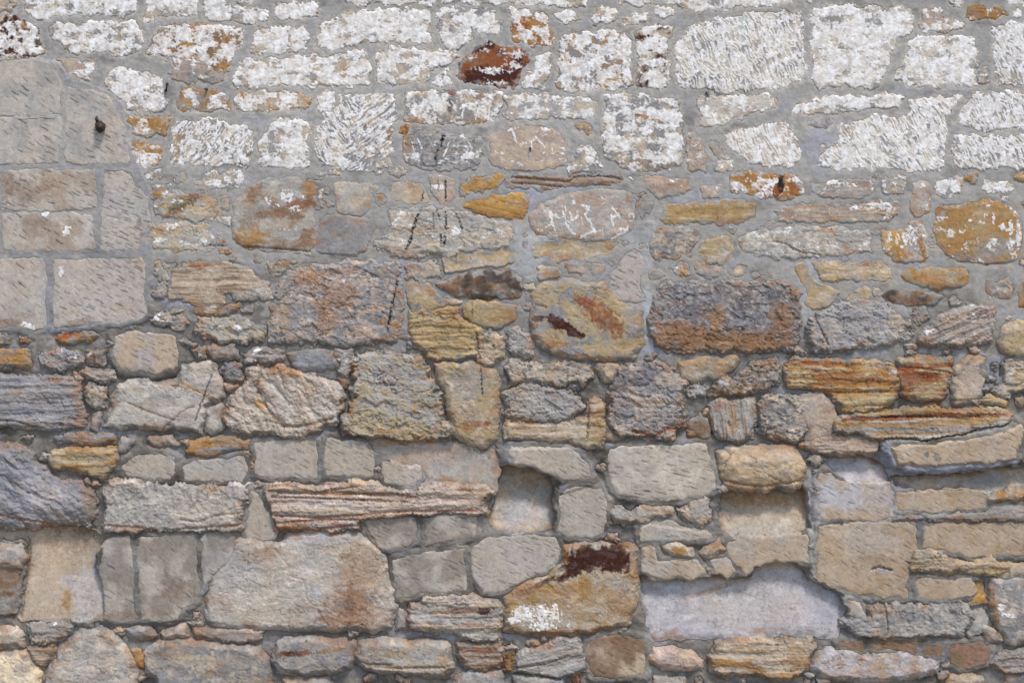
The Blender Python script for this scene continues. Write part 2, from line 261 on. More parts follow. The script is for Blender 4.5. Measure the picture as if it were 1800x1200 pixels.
b lg gy 0 : 1740,888 1760,884 1800,882 1800,898 1745,898 ; z=-6
t tb to 0 : 1440,925 1490,920 1560,918 1610,915 1613,960 1605,980 1598,1000 1592,1030 1595,1050 1560,1048 1520,1045 1480,1032 1438,1022 1437,980 ; z=3 L=large tan tooled block with a small eye shaped scar
t tb to 0 : 1622,925 1650,920 1720,920 1800,918 1800,972 1760,975 1700,976 1660,965 1623,960 ; z=2
b gy br 0 : 1570,910 1620,903 1680,905 1740,900 1800,902 1800,915 1700,915 1660,915 1600,912 ; z=3
b yl be 0 : 1595,985 1610,968 1640,965 1670,978 1690,990 1720,985 1745,975 1750,990 1775,993 1775,1005 1740,1010 1700,1005 1640,1005 1600,1000 ; z=4
t tb to 0 : 1610,1025 1620,1018 1660,1020 1710,1018 1712,1040 1690,1050 1650,1052 1615,1048
s be oc 0 : 1760,995 1800,990 1800,1015 1765,1013
s oy oc 0 : 1713,1022 1732,1022 1734,1055 1710,1057 ; z=-18
s gy tn 0 : 1745,1020 1800,1015 1800,1130 1770,1130 1755,1100 1745,1070 1740,1045 ; z=3
s lg gy .10 : 1710,1075 1730,1065 1735,1085 1728,1105 1708,1110 ; z=-14
s be gy 0 : 1730,1105 1755,1110 1758,1125 1735,1130
j lg gy 0 : 1525,1070 1560,1062 1620,1065 1700,1060 1705,1080 1702,1105 1685,1115 1650,1112 1600,1115 1540,1118 1505,1112 1480,1095 1500,1088 1530,1085 ; z=6 tool=1
t tb tn 0 : 1490,1055 1510,1058 1520,1085 1498,1087
s ll l3 0 : 1125,1012 1150,1020 1180,1018 1215,1022 1255,1010 1290,1020 1320,1012 1345,990 1375,985 1400,990 1425,1020 1450,1035 1475,1045 1490,1075 1480,1095 1475,1120 1430,1115 1370,1112 1300,1120 1200,1120 1155,1120 1138,1100 1130,1060 ; z=-46 L=large smooth pale lavender stone low on the right
t tb tc 0 : 1275,960 1300,940 1340,945 1400,938 1420,940 1418,975 1420,990 1400,985 1360,985 1330,995 1310,1010 1295,990 1280,975 ; z=4
t tc tn 0 : 1125,930 1140,918 1180,916 1200,925 1245,930 1250,945 1210,948 1150,950 1125,948
t tb tn 0 : 1130,965 1150,960 1155,985 1180,985 1225,985 1240,1005 1215,1020 1190,1012 1150,1020 1130,1005 ; z=6
s cr oc 0 : 1165,960 1190,952 1215,965 1220,980 1190,980 1178,975 ; z=6
s be oc 0 : 1232,972 1245,955 1265,950 1275,965 1260,975 1240,980 ; z=6
t tb tn 0 : 1250,985 1280,980 1290,1000 1280,1015 1262,1005
s be tb 0 : 0,925 60,922 110,925 150,925 165,935 188,945 180,960 165,975 170,1000 182,1030 183,1085 130,1088 60,1086 37,1085 38,1050 45,1000 45,960 30,950 0,945 ; z=-38 R=14 L=large smooth tan stone with a lavender corner, low on the left
s lg be 0 : 0,955 30,960 42,980 35,995 0,990 ; z=5
s br gy 0 : 0,995 28,998 32,1040 25,1075 0,1078 ; z=-5
t tk tn 0 : 178,1000 182,960 195,945 228,942 232,980 236,1040 238,1090 210,1095 185,1085 185,1050 183,1025 ; z=4
t tk tn 0 : 243,945 300,940 345,938 347,980 350,1030 350,1040 335,1062 320,1070 315,1085 280,1090 250,1088 246,1030 ; z=4
t tk tn 0 : 358,940 400,935 412,945 410,975 390,1000 372,1015 360,1030 356,990 ; z=3
s l2 lg 0 : 365,1040 375,1015 400,985 415,950 440,945 460,955 490,955 510,938 560,935 620,938 640,945 665,965 680,995 692,1035 693,1070 685,1100 660,1110 620,1105 560,1105 480,1103 420,1103 370,1095 362,1070 ; z=2 e=8 L=largest rounded boulder, pale left and rusty pink right
t tk tn 0 : 640,915 680,908 730,910 730,945 715,960 685,965 665,960 650,945 ; z=4
t tk tn 0 : 747,910 800,905 840,905 835,940 800,948 750,957 ; z=4
t tk tn 0 : 690,985 720,975 760,970 815,965 818,1000 820,1035 780,1038 740,1040 720,1050 697,1050 695,1020 ; z=4
t tn tc 0 : 832,960 860,945 940,940 975,945 985,970 975,995 940,1012 900,1028 880,1040 850,1038 835,1020 828,990 ; z=4
b lg be 0 : 720,1065 740,1062 750,1050 790,1045 830,1045 870,1055 880,1065 880,1100 875,1125 820,1122 800,1110 760,1108 722,1105 718,1085 ; z=6 e=9
s be yb 0 : 890,1050 910,1030 960,1010 985,990 990,960 1020,955 1060,957 1110,960 1120,965 1118,1020 1115,1060 1105,1095 1085,1100 1040,1110 980,1115 930,1112 890,1105 888,1080 ; z=8 L=ochre stone with a dark rust crown and white paint at its lower left
s lg lv 0 : 485,1130 500,1125 540,1120 580,1125 622,1128 622,1160 612,1175 580,1182 540,1185 490,1178 480,1160 ; z=9 e=9
s lg be 0 : 628,1140 635,1128 680,1125 730,1128 760,1128 785,1132 790,1155 795,1175 780,1188 740,1185 680,1180 640,1175 628,1160 ; z=9 e=9
b p2 br 0 : 805,1135 840,1132 875,1132 885,1145 875,1170 850,1177 820,1172 812,1155 ; z=5
b lg gy 0 : 905,1160 920,1145 960,1135 985,1120 1015,1122 1018,1135 1030,1150 1030,1175 1010,1180 985,1190 950,1185 905,1178 ; z=9 a=-12
b lg lv 0 : 905,1187 990,1194 985,1200 905,1200 ; z=6
t br tb 0 : 1032,1135 1060,1118 1085,1115 1130,1125 1133,1160 1132,1185 1090,1188 1045,1190 1040,1170 1028,1150 ; z=4
s p4 be 0 : 1140,1158 1150,1143 1180,1140 1215,1148 1230,1162 1230,1172 1200,1177 1160,1172 1145,1165 ; z=6 L=small pink oval stone near the bottom
b be oc 0 : 1252,1165 1250,1150 1265,1130 1320,1125 1380,1125 1425,1125 1430,1140 1420,1165 1405,1185 1370,1192 1320,1182 1270,1185 1252,1178 ; z=9 e=5
s ll pk 0 : 1428,1170 1440,1150 1460,1140 1490,1145 1530,1150 1580,1145 1620,1155 1650,1165 1645,1180 1600,1188 1560,1195 1500,1195 1440,1188 ; z=7
t tr br 0 : 1475,1128 1515,1125 1515,1142 1495,1140 1477,1135
t tr br 0 : 1530,1135 1560,1122 1612,1128 1610,1148 1570,1140 1535,1142
t tr br 0 : 1625,1135 1655,1135 1655,1155 1625,1150
t tr br 0 : 1668,1132 1720,1130 1740,1140 1730,1165 1700,1175 1672,1165
b gy lg 0 : 1735,1165 1760,1150 1800,1140 1800,1180 1770,1180 1745,1172 ; z=5
s lg l2 0 : 75,1200 90,1170 110,1140 140,1110 180,1105 200,1115 220,1140 235,1165 245,1200 ; z=9 L=pale rounded stone at the bottom left
s be cr 0 : 0,1105 30,1105 40,1118 38,1135 0,1140 ; z=8
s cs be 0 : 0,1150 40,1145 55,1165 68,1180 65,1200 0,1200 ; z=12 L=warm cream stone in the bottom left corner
b lg gy .08 : 52,1100 110,1095 125,1098 115,1115 95,1130 60,1130 ; z=3
b be br 0 : 50,1140 90,1135 95,1145 75,1170 60,1165
s lg gy 0 : 130,1088 160,1087 160,1098 140,1100 ; z=3
s lg lv 0 : 225,1108 240,1103 265,1105 270,1118 230,1118 ; z=3
s pk lg 0 : 285,1115 310,1102 325,1100 328,1118 290,1120 ; z=3
s oc be 0 : 232,1145 240,1142 250,1155 248,1172 240,1168
s gy be 0 : 255,1150 262,1140 290,1128 330,1125 380,1130 420,1135 455,1140 470,1160 475,1185 478,1200 300,1200 275,1190 258,1180 ; z=9 e=8
b p2 lg 0 : 340,1105 400,1105 460,1110 450,1125 400,1125 345,1115 ; z=4
s lg be 0 : 500,1193 580,1195 590,1200 495,1200 ; z=4
s lg l3 0 : 800,1190 830,1180 880,1182 890,1200 790,1200 ; z=6
s lg be 0 : 1150,1192 1200,1195 1215,1200 1150,1200
s be gy 0 : 1670,1190 1700,1185 1725,1192 1725,1200 1665,1200 ; z=4
s gy sl 0 : 1770,1187 1800,1185 1800,1200 1765,1200
s lg gy 0 : 700,1075 715,1080 718,1105 700,1105
r oc dk 0 : 885,1150 900,1145 902,1170 890,1175
s be yl 0 : 1062,745 1072,760 1085,768 1068,770
r be gy .05 : 685,300 702,292 712,305 700,315
r br be 0 : 470,460 520,462 500,475 478,482 ; z=2
'''
STAINS = '''
855 134 50 17 0 dr 1
866 125 24 9 0 W .75
845 124 10 8 0 W .6
910 96 14 9 0 W .9
870 147 30 6 0 W .6
315 55 20 8 0 oc .7
350 52 14 7 0 oc .6
740 213 34 6 0 oc .9
825 214 50 5 0 oc .7
850 169 30 6 0 oc .7
795 165 8 5 0 ru 1
790 186 6 10 0 bk .7 t
714 262 10 28 0 oc .7
905 46 7 9 0 ru 1 t
944 71 7 9 0 ru .9 t
968 66 5 13 0 oc .9 t
905 72 9 5 0 oc .8 t
1040 70 9 6 40 oc .7 t
1086 63 10 6 0 oc .8 t
1068 113 12 6 -30 oc .7 t
984 150 7 5 0 oy .7 t
1158 80 9 8 0 ru 1 t
1143 86 6 6 0 bk .7 t
1305 55 7 26 0 gn .6 t
1314 100 5 24 -8 gn .5 t
1300 32 12 8 0 gn .5 t
1140 208 26 4 15 oc .9 t
1120 203 8 3 10 ru .8 t
437 272 5 8 30 br .9 t
312 262 9 22 0 oc .5 t
318 240 9 8 0 oc .5 t
380 175 20 8 0 W .3
330 180 8 12 -50 oy .8 t
280 220 16 12 0 oc .9 t
252 216 12 10 0 W .7
263 265 17 4 12 oc .9 t
258 284 17 9 0 W .9
130 118 26 6 0 pk .8 t
135 132 18 5 15 W .6
335 114 26 7 8 pk .8
375 112 12 8 0 W .4
305 72 14 6 0 br .6
370 100 10 8 0 br .6
120 85 10 10 0 oc .4
65 78 7 9 0 dr .8 t
45 50 9 7 30 ru .8 t
5 95 12 6 0 dr .8 t
686 235 6 14 10 ru .7 t
650 225 10 8 0 br .4
630 245 30 30 0 W -.12
665 285 30 20 0 W -.35
510 275 26 10 0 W -.35
500 110 10 10 0 br .5
548 145 20 6 0 oc .6
605 125 6 20 0 oc .5
800 97 20 5 0 oc .6
740 125 12 5 0 pk .6
1490 60 8 5 20 be .5 t
1600 140 12 3 10 gy .6 t
1762 140 40 9 0 pk .8 t
1680 275 10 30 0 pk .7 t
1680 225 20 5 0 br .6
1490 230 12 22 0 be .8 t
1463 258 9 6 0 oc .8 t
1560 268 26 5 30 gy .8 t
1595 235 8 12 40 gy .6 t
1560 250 26 5 20 gy .6 t
1440 285 12 14 0 cr .6 t
1140 290 60 12 0 br .6 t
1110 275 40 18 0 W -.2
1000 250 10 30 -20 W -.3
905 262 30 20 0 W -.3
915 250 14 10 0 pk .5
920 280 60 10 0 be .5
505 345 17 15 0 W .72
520 367 14 8 0 W .6
532 348 8 8 0 W .5
472 350 12 12 0 W .45
485 362 10 5 0 W .5
510 403 26 5 0 W .38
528 358 26 10 0 ru .8
485 376 30 7 0 ru .75
480 340 26 12 0 be .5
545 332 12 16 0 oc .7
460 375 40 12 5 br .5
440 415 34 16 5 oy .6
440 425 30 9 0 oc .8
500 428 50 7 3 br .5
490 395 60 12 0 be .5
432 395 14 18 0 br .5
320 358 30 12 -30 ol .95
345 344 11 7 0 dk .8
302 372 16 8 -40 ol .9
290 403 28 6 0 oc .7
282 411 14 4 0 oc .6
275 350 10 6 0 oc .7
350 465 60 4 0 ru .9
325 488 24 14 0 be .5
365 498 17 30 5 tb .95
372 543 12 7 -30 cr .9
400 545 20 7 -8 ru .6
140 566 30 7 -15 br .7
120 548 20 8 0 be .5
225 540 34 13 0 pk .7
245 460 20 4 -8 br .5
15 568 22 9 0 br .8
40 555 20 6 0 br .4
117 406 8 9 0 WH 1 t
108 478 5 8 5 WH 1 t
80 378 8 5 10 WH .7 t
50 574 12 6 20 WH .7 t
50 335 45 26 0 br .4
10 330 14 30 0 br .5
70 392 34 8 0 br .4
245 392 6 8 0 br .7
212 380 10 6 0 br .3
287 542 12 5 0 ru .5
540 490 34 14 5 or .75
600 475 36 12 0 or .5
600 520 34 26 10 or .6
575 560 20 30 0 or .65
560 535 12 12 0 or .5
640 490 30 12 0 be .5
500 550 14 35 0 yb .5
520 545 12 30 0 lv .5
545 575 12 25 0 gy .5
675 565 10 8 0 oc .8
694 572 8 6 0 oc .9
600 494 20 9 15 W .08
950 405 24 8 0 br .7
1010 420 30 5 0 yb .8
975 410 30 14 0 be .4
950 385 12 14 0 br .4
970 448 18 8 0 pk .7
1372 324 6 20 8 bk 1 t
1398 330 14 14 0 ru .9 t
1300 315 14 10 0 oc .8 t
1362 338 7 9 0 ru .9 t
1225 320 20 5 0 pk .5
1200 340 20 4 0 oc .6
1058 556 50 21 38 ru .95
1025 530 22 8 20 ru .9
985 570 32 12 25 dr 1
1005 582 26 8 20 dr 1
945 560 12 7 0 dr .9
940 572 10 5 0 ru .9
975 605 26 6 0 ru .7
960 520 20 22 -30 yl .8
1110 560 16 30 0 gy .5
1050 505 50 8 0 gy .5
1180 575 34 20 0 ru .55
1160 600 26 22 0 br .9
1200 590 80 14 3 br .85
1320 600 95 15 0 br .9
1380 570 24 34 0 br .8
1262 560 16 26 25 oc .75
1300 565 24 14 0 lv .6
1320 610 60 7 0 oc .8
1150 550 14 4 0 ru .9
1220 612 60 6 0 oc .6
1390 520 10 10 0 br .7
1310 498 40 4 0 pk .6
1190 560 50 6 0 gy .4
1250 580 50 4 0 ru .6
1330 585 60 5 0 ru .5
1571 422 24 28 0 oy .95
1580 445 22 14 0 oc .9
1563 418 5 13 5 W .95
1577 420 5 13 5 W .9
1588 418 4 12 -10 W .8
1585 434 4 3 0 W .9
1600 405 8 9 0 W .9
1605 420 6 14 -20 W .6
1750 435 44 16 -10 gy .9
1700 455 60 9 5 gy .8
1725 375 18 30 0 be .3
1680 380 22 20 0 oc .6
1670 410 9 9 0 W .85
1690 407 8 5 0 W .7
1746 385 4 13 0 W .85
1761 399 6 6 0 WH 1 t
1776 400 4 12 0 WH .9 t
1790 415 6 30 0 W .95
1745 425 9 8 0 W .8
1737 432 6 5 0 W .8
1776 430 5 20 0 W .8
1782 450 8 10 0 W .6
1705 388 5 4 0 W .6
1732 380 6 6 0 W .6
1540 364 26 9 0 W .75
1505 366 14 6 0 W .7
1565 368 14 6 0 W .6
1472 325 14 6 0 W .7
1500 326 12 6 0 W .6
1572 324 10 5 0 W .5
1620 327 9 5 0 W .8
1575 335 10 8 0 be .5
1610 485 14 10 0 oc .7
1690 480 10 8 0 oc .5
1580 570 20 24 0 be .8
1500 560 30 16 0 lv .6
1487 432 8 6 0 oc .5
1230 450 5 5 0 be .5
1660 605 50 5 0 oc .4
1720 590 20 10 0 oc .35
1585 523 24 8 0 br .8
1650 523 9 6 0 ru .6
800 490 14 12 0 br .6
790 500 8 8 0 ru .3
900 498 18 20 0 dk .5
845 500 24 10 0 dk .5
760 518 6 3 -30 ru .7
790 548 26 5 0 oc .6
780 610 34 10 0 yl .6
850 630 20 8 0 pk .5
10 630 44 6 0 oc .8
100 668 10 4 0 ru .9
123 669 4 3 0 ru .9
132 690 4 9 30 br .7
110 745 6 4 0 ru .8
60 740 40 6 5 be .4
345 645 40 4 -4 be .8
268 690 5 26 0 gy .5
230 725 20 14 0 lg .3
500 653 36 9 12 oc .75
465 665 8 20 0 oc .4
458 711 14 10 0 oy .75
480 756 60 10 5 be .75
455 735 30 12 0 be .7
530 735 26 8 -12 be .6
420 720 20 14 0 be .6
700 660 40 30 0 lv .55
740 635 20 14 0 yb .8
690 757 90 22 4 yl .75
640 745 34 16 0 yl .7
740 712 24 10 0 br .5
765 715 10 8 0 oc .6
680 757 24 4 3 oc .8
760 758 10 4 0 ru .5
770 660 12 40 -5 yl .3
825 672 42 28 0 gy .75
835 745 34 6 0 ru .85
820 752 26 6 0 oc .8
855 745 6 8 0 ru .8
830 730 30 14 0 pk .4
850 765 20 12 0 yb .5
760 800 40 12 5 pk .5
680 782 18 5 0 oc .7
810 795 26 12 0 br .5
830 840 30 14 0 be .5
540 922 70 11 -4 ru .75
700 890 30 20 0 pk .6
560 882 60 6 0 ll .6
520 870 60 4 0 ll .6
560 920 26 5 0 lg .8
855 868 18 14 0 yl .9
800 880 60 18 0 pk .3
860 905 6 30 0 oc .6
905 845 34 26 0 tb .8
930 855 20 14 0 br .5
920 905 40 24 0 ll .6
875 860 6 40 0 be .6
1050 745 12 34 5 yb .8
1010 742 20 20 0 be .5
980 765 60 10 0 be .4
1038 684 12 5 0 ru .8
1130 660 50 22 0 sl .7
1090 700 24 34 0 sl .55
1170 665 24 14 0 be .7
1140 720 16 14 0 be .5
1115 700 10 30 -20 pk .5
1175 690 20 12 0 lv .7
1090 755 24 16 0 be .5
1255 690 20 12 0 br .5
1330 665 20 10 0 lg .5
1300 690 50 12 0 oc .3
1288 738 9 28 0 oc .75
1310 725 8 28 0 lg .7
1262 730 8 28 0 lg .6
1360 720 30 16 0 sl .6
1365 750 30 8 0 sl .4
1405 740 10 30 0 be .6
1340 800 60 8 0 be .4
1310 850 40 6 8 oc .4
1370 855 20 6 -20 oc .5
1335 882 75 12 0 oc .8
1340 932 70 12 -4 lg .7
1440 637 70 7 0 ru .95
1470 664 70 14 0 ru .65
1540 665 30 10 0 ru .5
1470 680 50 5 2 oc .9
1410 668 26 18 0 yl .6
1525 706 60 14 0 yl .85
1555 700 20 12 0 yl .8
1540 645 34 5 0 be .6
1620 663 46 14 0 ru .7
1610 634 60 6 0 yl .9
1630 690 30 12 0 yl .8
1570 655 8 6 0 cr .8
1700 703 30 9 0 yl .8
1710 670 16 20 0 pk .5
1800 670 14 18 0 yl .6
1765 672 8 18 10 lg .7
1510 735 20 5 0 dr .9
1570 733 16 5 0 dr .8
1690 732 20 4 0 dr .7
1620 755 80 6 0 gy .7
1520 752 44 7 0 gy .8
1750 735 30 6 0 yb .8
1640 722 60 5 0 ru .4
1425 715 14 18 0 lg .7
1460 700 12 10 0 pk .5
1450 770 30 8 0 oc .3
1680 838 100 7 -4 tb .9
1740 845 30 14 0 gy .6
1790 845 24 20 0 tb .7
1530 945 60 34 0 lg .6
1540 985 44 12 0 br .4
1560 935 14 8 0 br .4
1550 1004 18 5 0 l3 .95
1450 950 12 40 0 to .4
1540 870 30 36 0 ll .65
1620 975 10 6 0 lv .6
1730 990 40 8 0 oc .3
1720 1030 12 6 0 oy .5
1757 1066 9 8 0 W .95
1770 1080 18 5 12 W .85
1770 1067 6 6 0 ru .5
1748 1072 5 44 -10 oc .9
1238 1045 44 4 -16 oc .5
1280 1030 50 4 -14 oc .4
1160 1038 10 3 0 oc .4
1400 1060 6 20 0 be .4
1250 1018 60 6 0 be .6
1360 996 50 8 0 be .7
1200 1095 80 3 -5 gy .4
1400 1105 60 4 0 lv .6
155 1045 32 52 0 ll .9
166 990 10 24 0 bl .8
118 1022 16 14 0 ll .8
115 1058 9 22 5 oc .85
130 950 60 22 0 br .5
60 975 20 14 0 be .4
150 935 30 10 0 br .6
20 940 34 10 0 lg .5
315 1040 30 22 0 br .5
215 1080 34 9 0 br .6
270 1075 26 10 0 br .4
295 955 20 4 0 g2 .4
330 1070 8 12 0 ll .9
640 1000 50 56 0 b2 .6
590 960 40 16 0 be .7
615 1055 44 30 10 ru .6
640 1075 50 26 0 or .5
600 1090 50 10 0 or .6
540 1010 60 24 20 cr .5
440 1060 60 30 0 cr .5
520 1075 30 20 0 pk .6
616 1060 7 30 0 dr .35
560 1068 30 14 20 ru .35
640 1100 40 9 0 ru .6
610 975 12 5 0 br .6
665 1085 24 24 0 be .7
470 980 22 24 0 pk .75
385 1055 20 16 0 pk .8
480 965 20 12 0 oc .35
560 947 50 8 0 ll .8
545 990 18 34 30 ll .5
430 990 34 22 0 ll .5
550 1040 20 14 0 ll .8
400 1030 30 10 0 gy .3
450 1080 60 20 0 yl .25
545 965 18 14 30 gy .4
690 1150 30 6 0 oc .2
820 1072 50 6 0 ru .75
852 1072 14 7 0 dr .9
800 1052 40 5 0 l3 .8
780 1088 60 6 0 l3 .7
830 1095 26 5 0 ru .6
760 1100 34 3 0 oc .7
1025 984 44 24 -12 dr 1
1078 978 42 28 0 dr 1
1045 970 60 14 0 dr 1
1090 990 24 14 0 dr .9
1000 1008 28 9 -20 dr 1
955 1022 26 5 -25 dr .9
985 1005 10 6 -30 cr .6 t
1010 965 3 12 0 lg .8 t
1048 960 8 5 0 lg .8 t
1112 985 6 34 0 be .8
1090 1025 18 14 0 lg .7
918 1075 20 16 0 W .95
905 1088 16 8 0 W .9
952 1073 9 16 0 W .85
975 1078 14 16 0 W .8
955 1100 30 8 0 W .85
975 1063 6 5 0 W .8
999 1098 5 5 0 W .9
1000 1070 30 14 0 pk .5
1050 1106 60 5 -5 ru .7
1080 1060 34 24 0 b2 .6
940 1110 50 6 0 oc .8
925 1040 20 10 0 ru .4
1000 1030 40 12 -15 oc .5
519 1146 38 6 -3 ru .95
512 1146 18 4 0 dr .6
585 1140 30 5 -8 oc .8
550 1165 60 12 0 be .25
600 1128 20 5 0 ru .5
700 1146 30 6 -8 oc .6
780 1160 12 20 0 oc .5
720 1170 60 8 0 be .7
660 1150 20 20 0 lv .5
840 1140 34 6 0 ru .7
890 1162 8 8 0 oc .6
1110 1155 10 20 0 br .6
1060 1150 24 22 0 tb .4
1045 1170 20 10 0 br .2
1170 1155 14 6 0 l3 .6
1166 1160 4 4 0 ru .5
1142 1157 4 4 0 ru .6
1190 1163 26 7 0 pk .5
1400 1165 20 20 40 oc .4
1385 1185 20 6 0 oc .7
1320 1172 30 8 15 oc .7
1340 1162 20 5 0 l3 .7
1300 1145 30 8 0 cr .5
1478 1165 8 8 0 oc .6
1512 1160 6 14 0 oc .5
1540 1150 18 6 0 cr .7
1570 1170 20 8 0 be .7
1610 1160 10 12 0 oc .4
370 1180 30 8 0 br .5
390 1165 12 8 0 ru .4
330 1150 16 10 0 oc .3
355 1170 12 12 0 ll .5
430 1165 30 16 0 lg .4
275 1165 14 16 0 be .5
145 1150 20 20 0 gy .3
160 1170 30 20 0 ll .4
35 1185 20 20 0 cr .5
20 930 40 5 0 be .4
400 925 30 4 -5 oc .4
230 926 30 5 0 ru .7
300 880 60 16 0 l2 .5
380 890 40 16 0 cr .4
240 870 30 16 0 lv .3
155 880 10 34 -10 br .6
60 890 40 20 0 l3 .4
90 870 60 20 30 ll .3
1150 805 60 10 0 cr .5
1010 885 14 14 0 be .3
300 830 40 8 0 lg .3
1590 795 10 8 0 cr .6
1625 797 5 7 20 mg 1 t
1643 805 6 10 -35 mg 1 t
1540 1135 8 4 0 be .3
945 1082 54 28 0 W .5
1270 598 135 22 2 br .85
1200 585 60 24 0 or .6
630 1010 40 50 10 or .45
450 975 30 14 0 or .4
660 990 14 30 0 pk .7
1000 1045 60 20 -10 oc .6
1090 1060 24 34 0 or .5
930 1035 30 12 -20 or .5
980 1110 70 8 0 or .8
620 1085 60 14 0 or .5
520 1040 30 30 20 l2 .7
836 104 18 14 0 or .7
895 92 12 12 0 or .7
870 104 40 10 0 ru .6
1170 540 20 30 0 gy .4
360 1160 60 12 0 be .5
300 1145 30 14 0 br .5
180 1160 40 14 -20 be .4
1290 600 100 10 0 or .7
1370 560 20 30 0 or .6
60 700 50 8 0 be .3
1300 1070 120 30 0 l2 .4
1260 960 10 10 0 be .2
'''
LINES = '''
bk 4 1.0 : 738,368 730,392 722,420 715,438
bk 4.5 1 : 701,480 697,505 690,535 682,580
bk 2.5 1 : 768,370 774,386
bk 3 1 : 783,372 784,403
bk 2.5 1 : 775,413 776,428
bk 3 1 : 782,410 782,428
bk 3 .9 : 797,370 806,383 813,402
bk 2 .7 : 762,372 763,405
bk 3 1 : 783,318 783,352
bk 2 1 : 770,315 771,335
bk 3 1 : 746,330 742,352
bk 2.5 .9 : 838,585 842,614
bk 3 1 : 846,648 848,690
bk 2 .8 : 830,530 831,556
bk 2.5 .5 : 802,445 802,462
bk 2.5 .4 : 828,442 826,458
bk 2 .5 : 782,460 780,478
bk 6 1 : 781,236 776,250 772,258
bk 4 1 : 770,258 766,275 767,290
bk 3 .7 : 835,238 832,250
WH 2.4 1 : 966,372 970,394 959,400
WH 2.4 1 : 970,392 976,404
WH 2.7 1 : 990,372 995,392 1004,408 1010,412
WH 2.4 1 : 1002,372 1005,388 1014,382 1016,372
WH 2.7 1 : 1036,364 1028,378 1038,392 1045,408
WH 3.0 1 : 1040,408 1020,418
WH 2.4 1 : 1076,366 1090,382
WH 2.4 1 : 1074,378 1078,396
WH 3.0 .9 : 1076,420 1100,408 1104,398
WH 1.8 .8 : 1022,382 1024,398
WH 1.8 .8 : 994,362 994,372
WH 1.8 .8 : 1058,404 1060,414
WH 2.4 1 : 900,228 908,252
WH 1.8 .9 : 940,240 958,260
WH 1.8 .8 : 934,248 934,262
WH 1.8 .9 : 735,245 742,262
WH 1.8 .9 : 790,250 780,275
WH 1.5 .8 : 822,250 830,262
WH 1.5 .8 : 725,250 728,270
WH 1.8 .9 : 815,185 812,208
WH 1.8 .9 : 842,190 835,212
WH 2.4 .9 : 860,190 858,212
oc 4 .9 : 320,672 345,685 365,697 388,703
br 2.5 .9 -2 : 225,707 260,722 305,737
br 2.5 .9 -2 : 305,738 322,722 340,714
br 2.5 .9 -2 : 305,738 292,748 286,756
dk 2 .9 -2 : 373,660 362,690 352,715 345,738
br 4 .8 -6 : 460,648 452,680 468,712 485,735 495,747 520,750 550,745 585,735
oc 3 .7 -5 : 452,690 456,705 470,715
or 4 .8 -4 : 466,856 500,850 540,860 560,864 600,857 640,852
or 4 .8 -8 : 475,862 540,866 600,868 640,866 700,868 730,872
br 3.5 .8 -6 : 480,872 560,874 640,878 720,880
br 3 .6 -5 : 590,862 680,872 730,876
ru 3 .7 -5 : 485,905 560,908 640,903 700,898 840,896
br 3 .8 -5 : 490,918 560,912 630,912
ru 4 .8 -4 : 490,930 560,930 620,922
ru 5 .9 -7 : 1112,757 1150,766 1175,752 1203,746
ru 6 .9 -5 : 1480,738 1500,734 1560,736 1640,730 1720,730 1775,727
dr 3 .8 -4 : 1540,733 1600,731 1680,733 1720,730
cr 5 .8 2 : 1540,768 1640,765 1700,757 1765,746
oc 4 .8 : 1480,745 1560,748 1640,746 1740,742
dk 2.5 .8 -6 : 1532,1001 1545,996 1568,1002
pk 2 .6 -2 : 480,960 495,978 510,995 507,1010 535,1018 540,1050 550,1062 575,1065 590,1075
br 2 .5 -2 : 560,1070 570,1090 580,1100
br 2 .7 -4 : 1360,425 1380,428 1395,438 1412,445 1440,448
dk 2.5 .8 -5 : 1432,560 1445,585 1455,605
br 3 .8 -6 : 900,312 940,315 1000,320 1010,312 1060,309 1090,315
br 2 .7 -4 : 900,322 940,324 990,330
dk 2 .7 -3 : 940,535 960,540
dk 2 .6 -4 : 370,432 460,436 545,442
dk 2.5 .7 -4 : 1670,460 1730,466 1790,462
br 2 .6 -4 : 1740,700 1500,715
dk 2 .6 -4 : 1465,690 1560,688 1578,672
dk 2 .5 -4 : 1540,640 1640,650 1670,655
br 3 .6 -5 : 900,742 950,745 985,743
dk 2 .7 -5 : 1035,715 1032,770
dk 2 .7 -4 : 998,650 997,668
dk 2.5 .7 -6 : 540,1125 540,1125
dk 2.5 .8 -6 : 905,1183 940,1185 985,1192
br 2 .7 -5 : 900,1172 960,1165 1000,1150
br 3 .6 -6 : 640,1168 700,1172 780,1170
br 2.5 .7 -6 : 628,1160 650,1165 690,1166
dk 2 .8 -5 : 1555,1068 1560,1110
br 2 .6 -4 : 320,912 350,916 380,905 430,900
br 3 .6 -5 : 190,922 300,930 420,922
dk 2.5 .7 -6 : 0,738 30,740 60,750
oc 3 .7 -4 : 0,905 60,915 120,925 160,915
br 3 .7 -4 : 45,945 48,975 40,1040 36,1085
br 3 .6 -4 : 30,1000 35,1040 30,1080
br 2.5 .8 -6 : 1735,1020 1738,1080 1755,1112
br 2 .7 -4 : 1275,790 1285,800 1275,812 1270,830
br 3 .6 -5 : 1275,845 1300,850 1340,855 1400,845
br 2 .6 -4 : 1350,835 1380,850 1405,845
'''
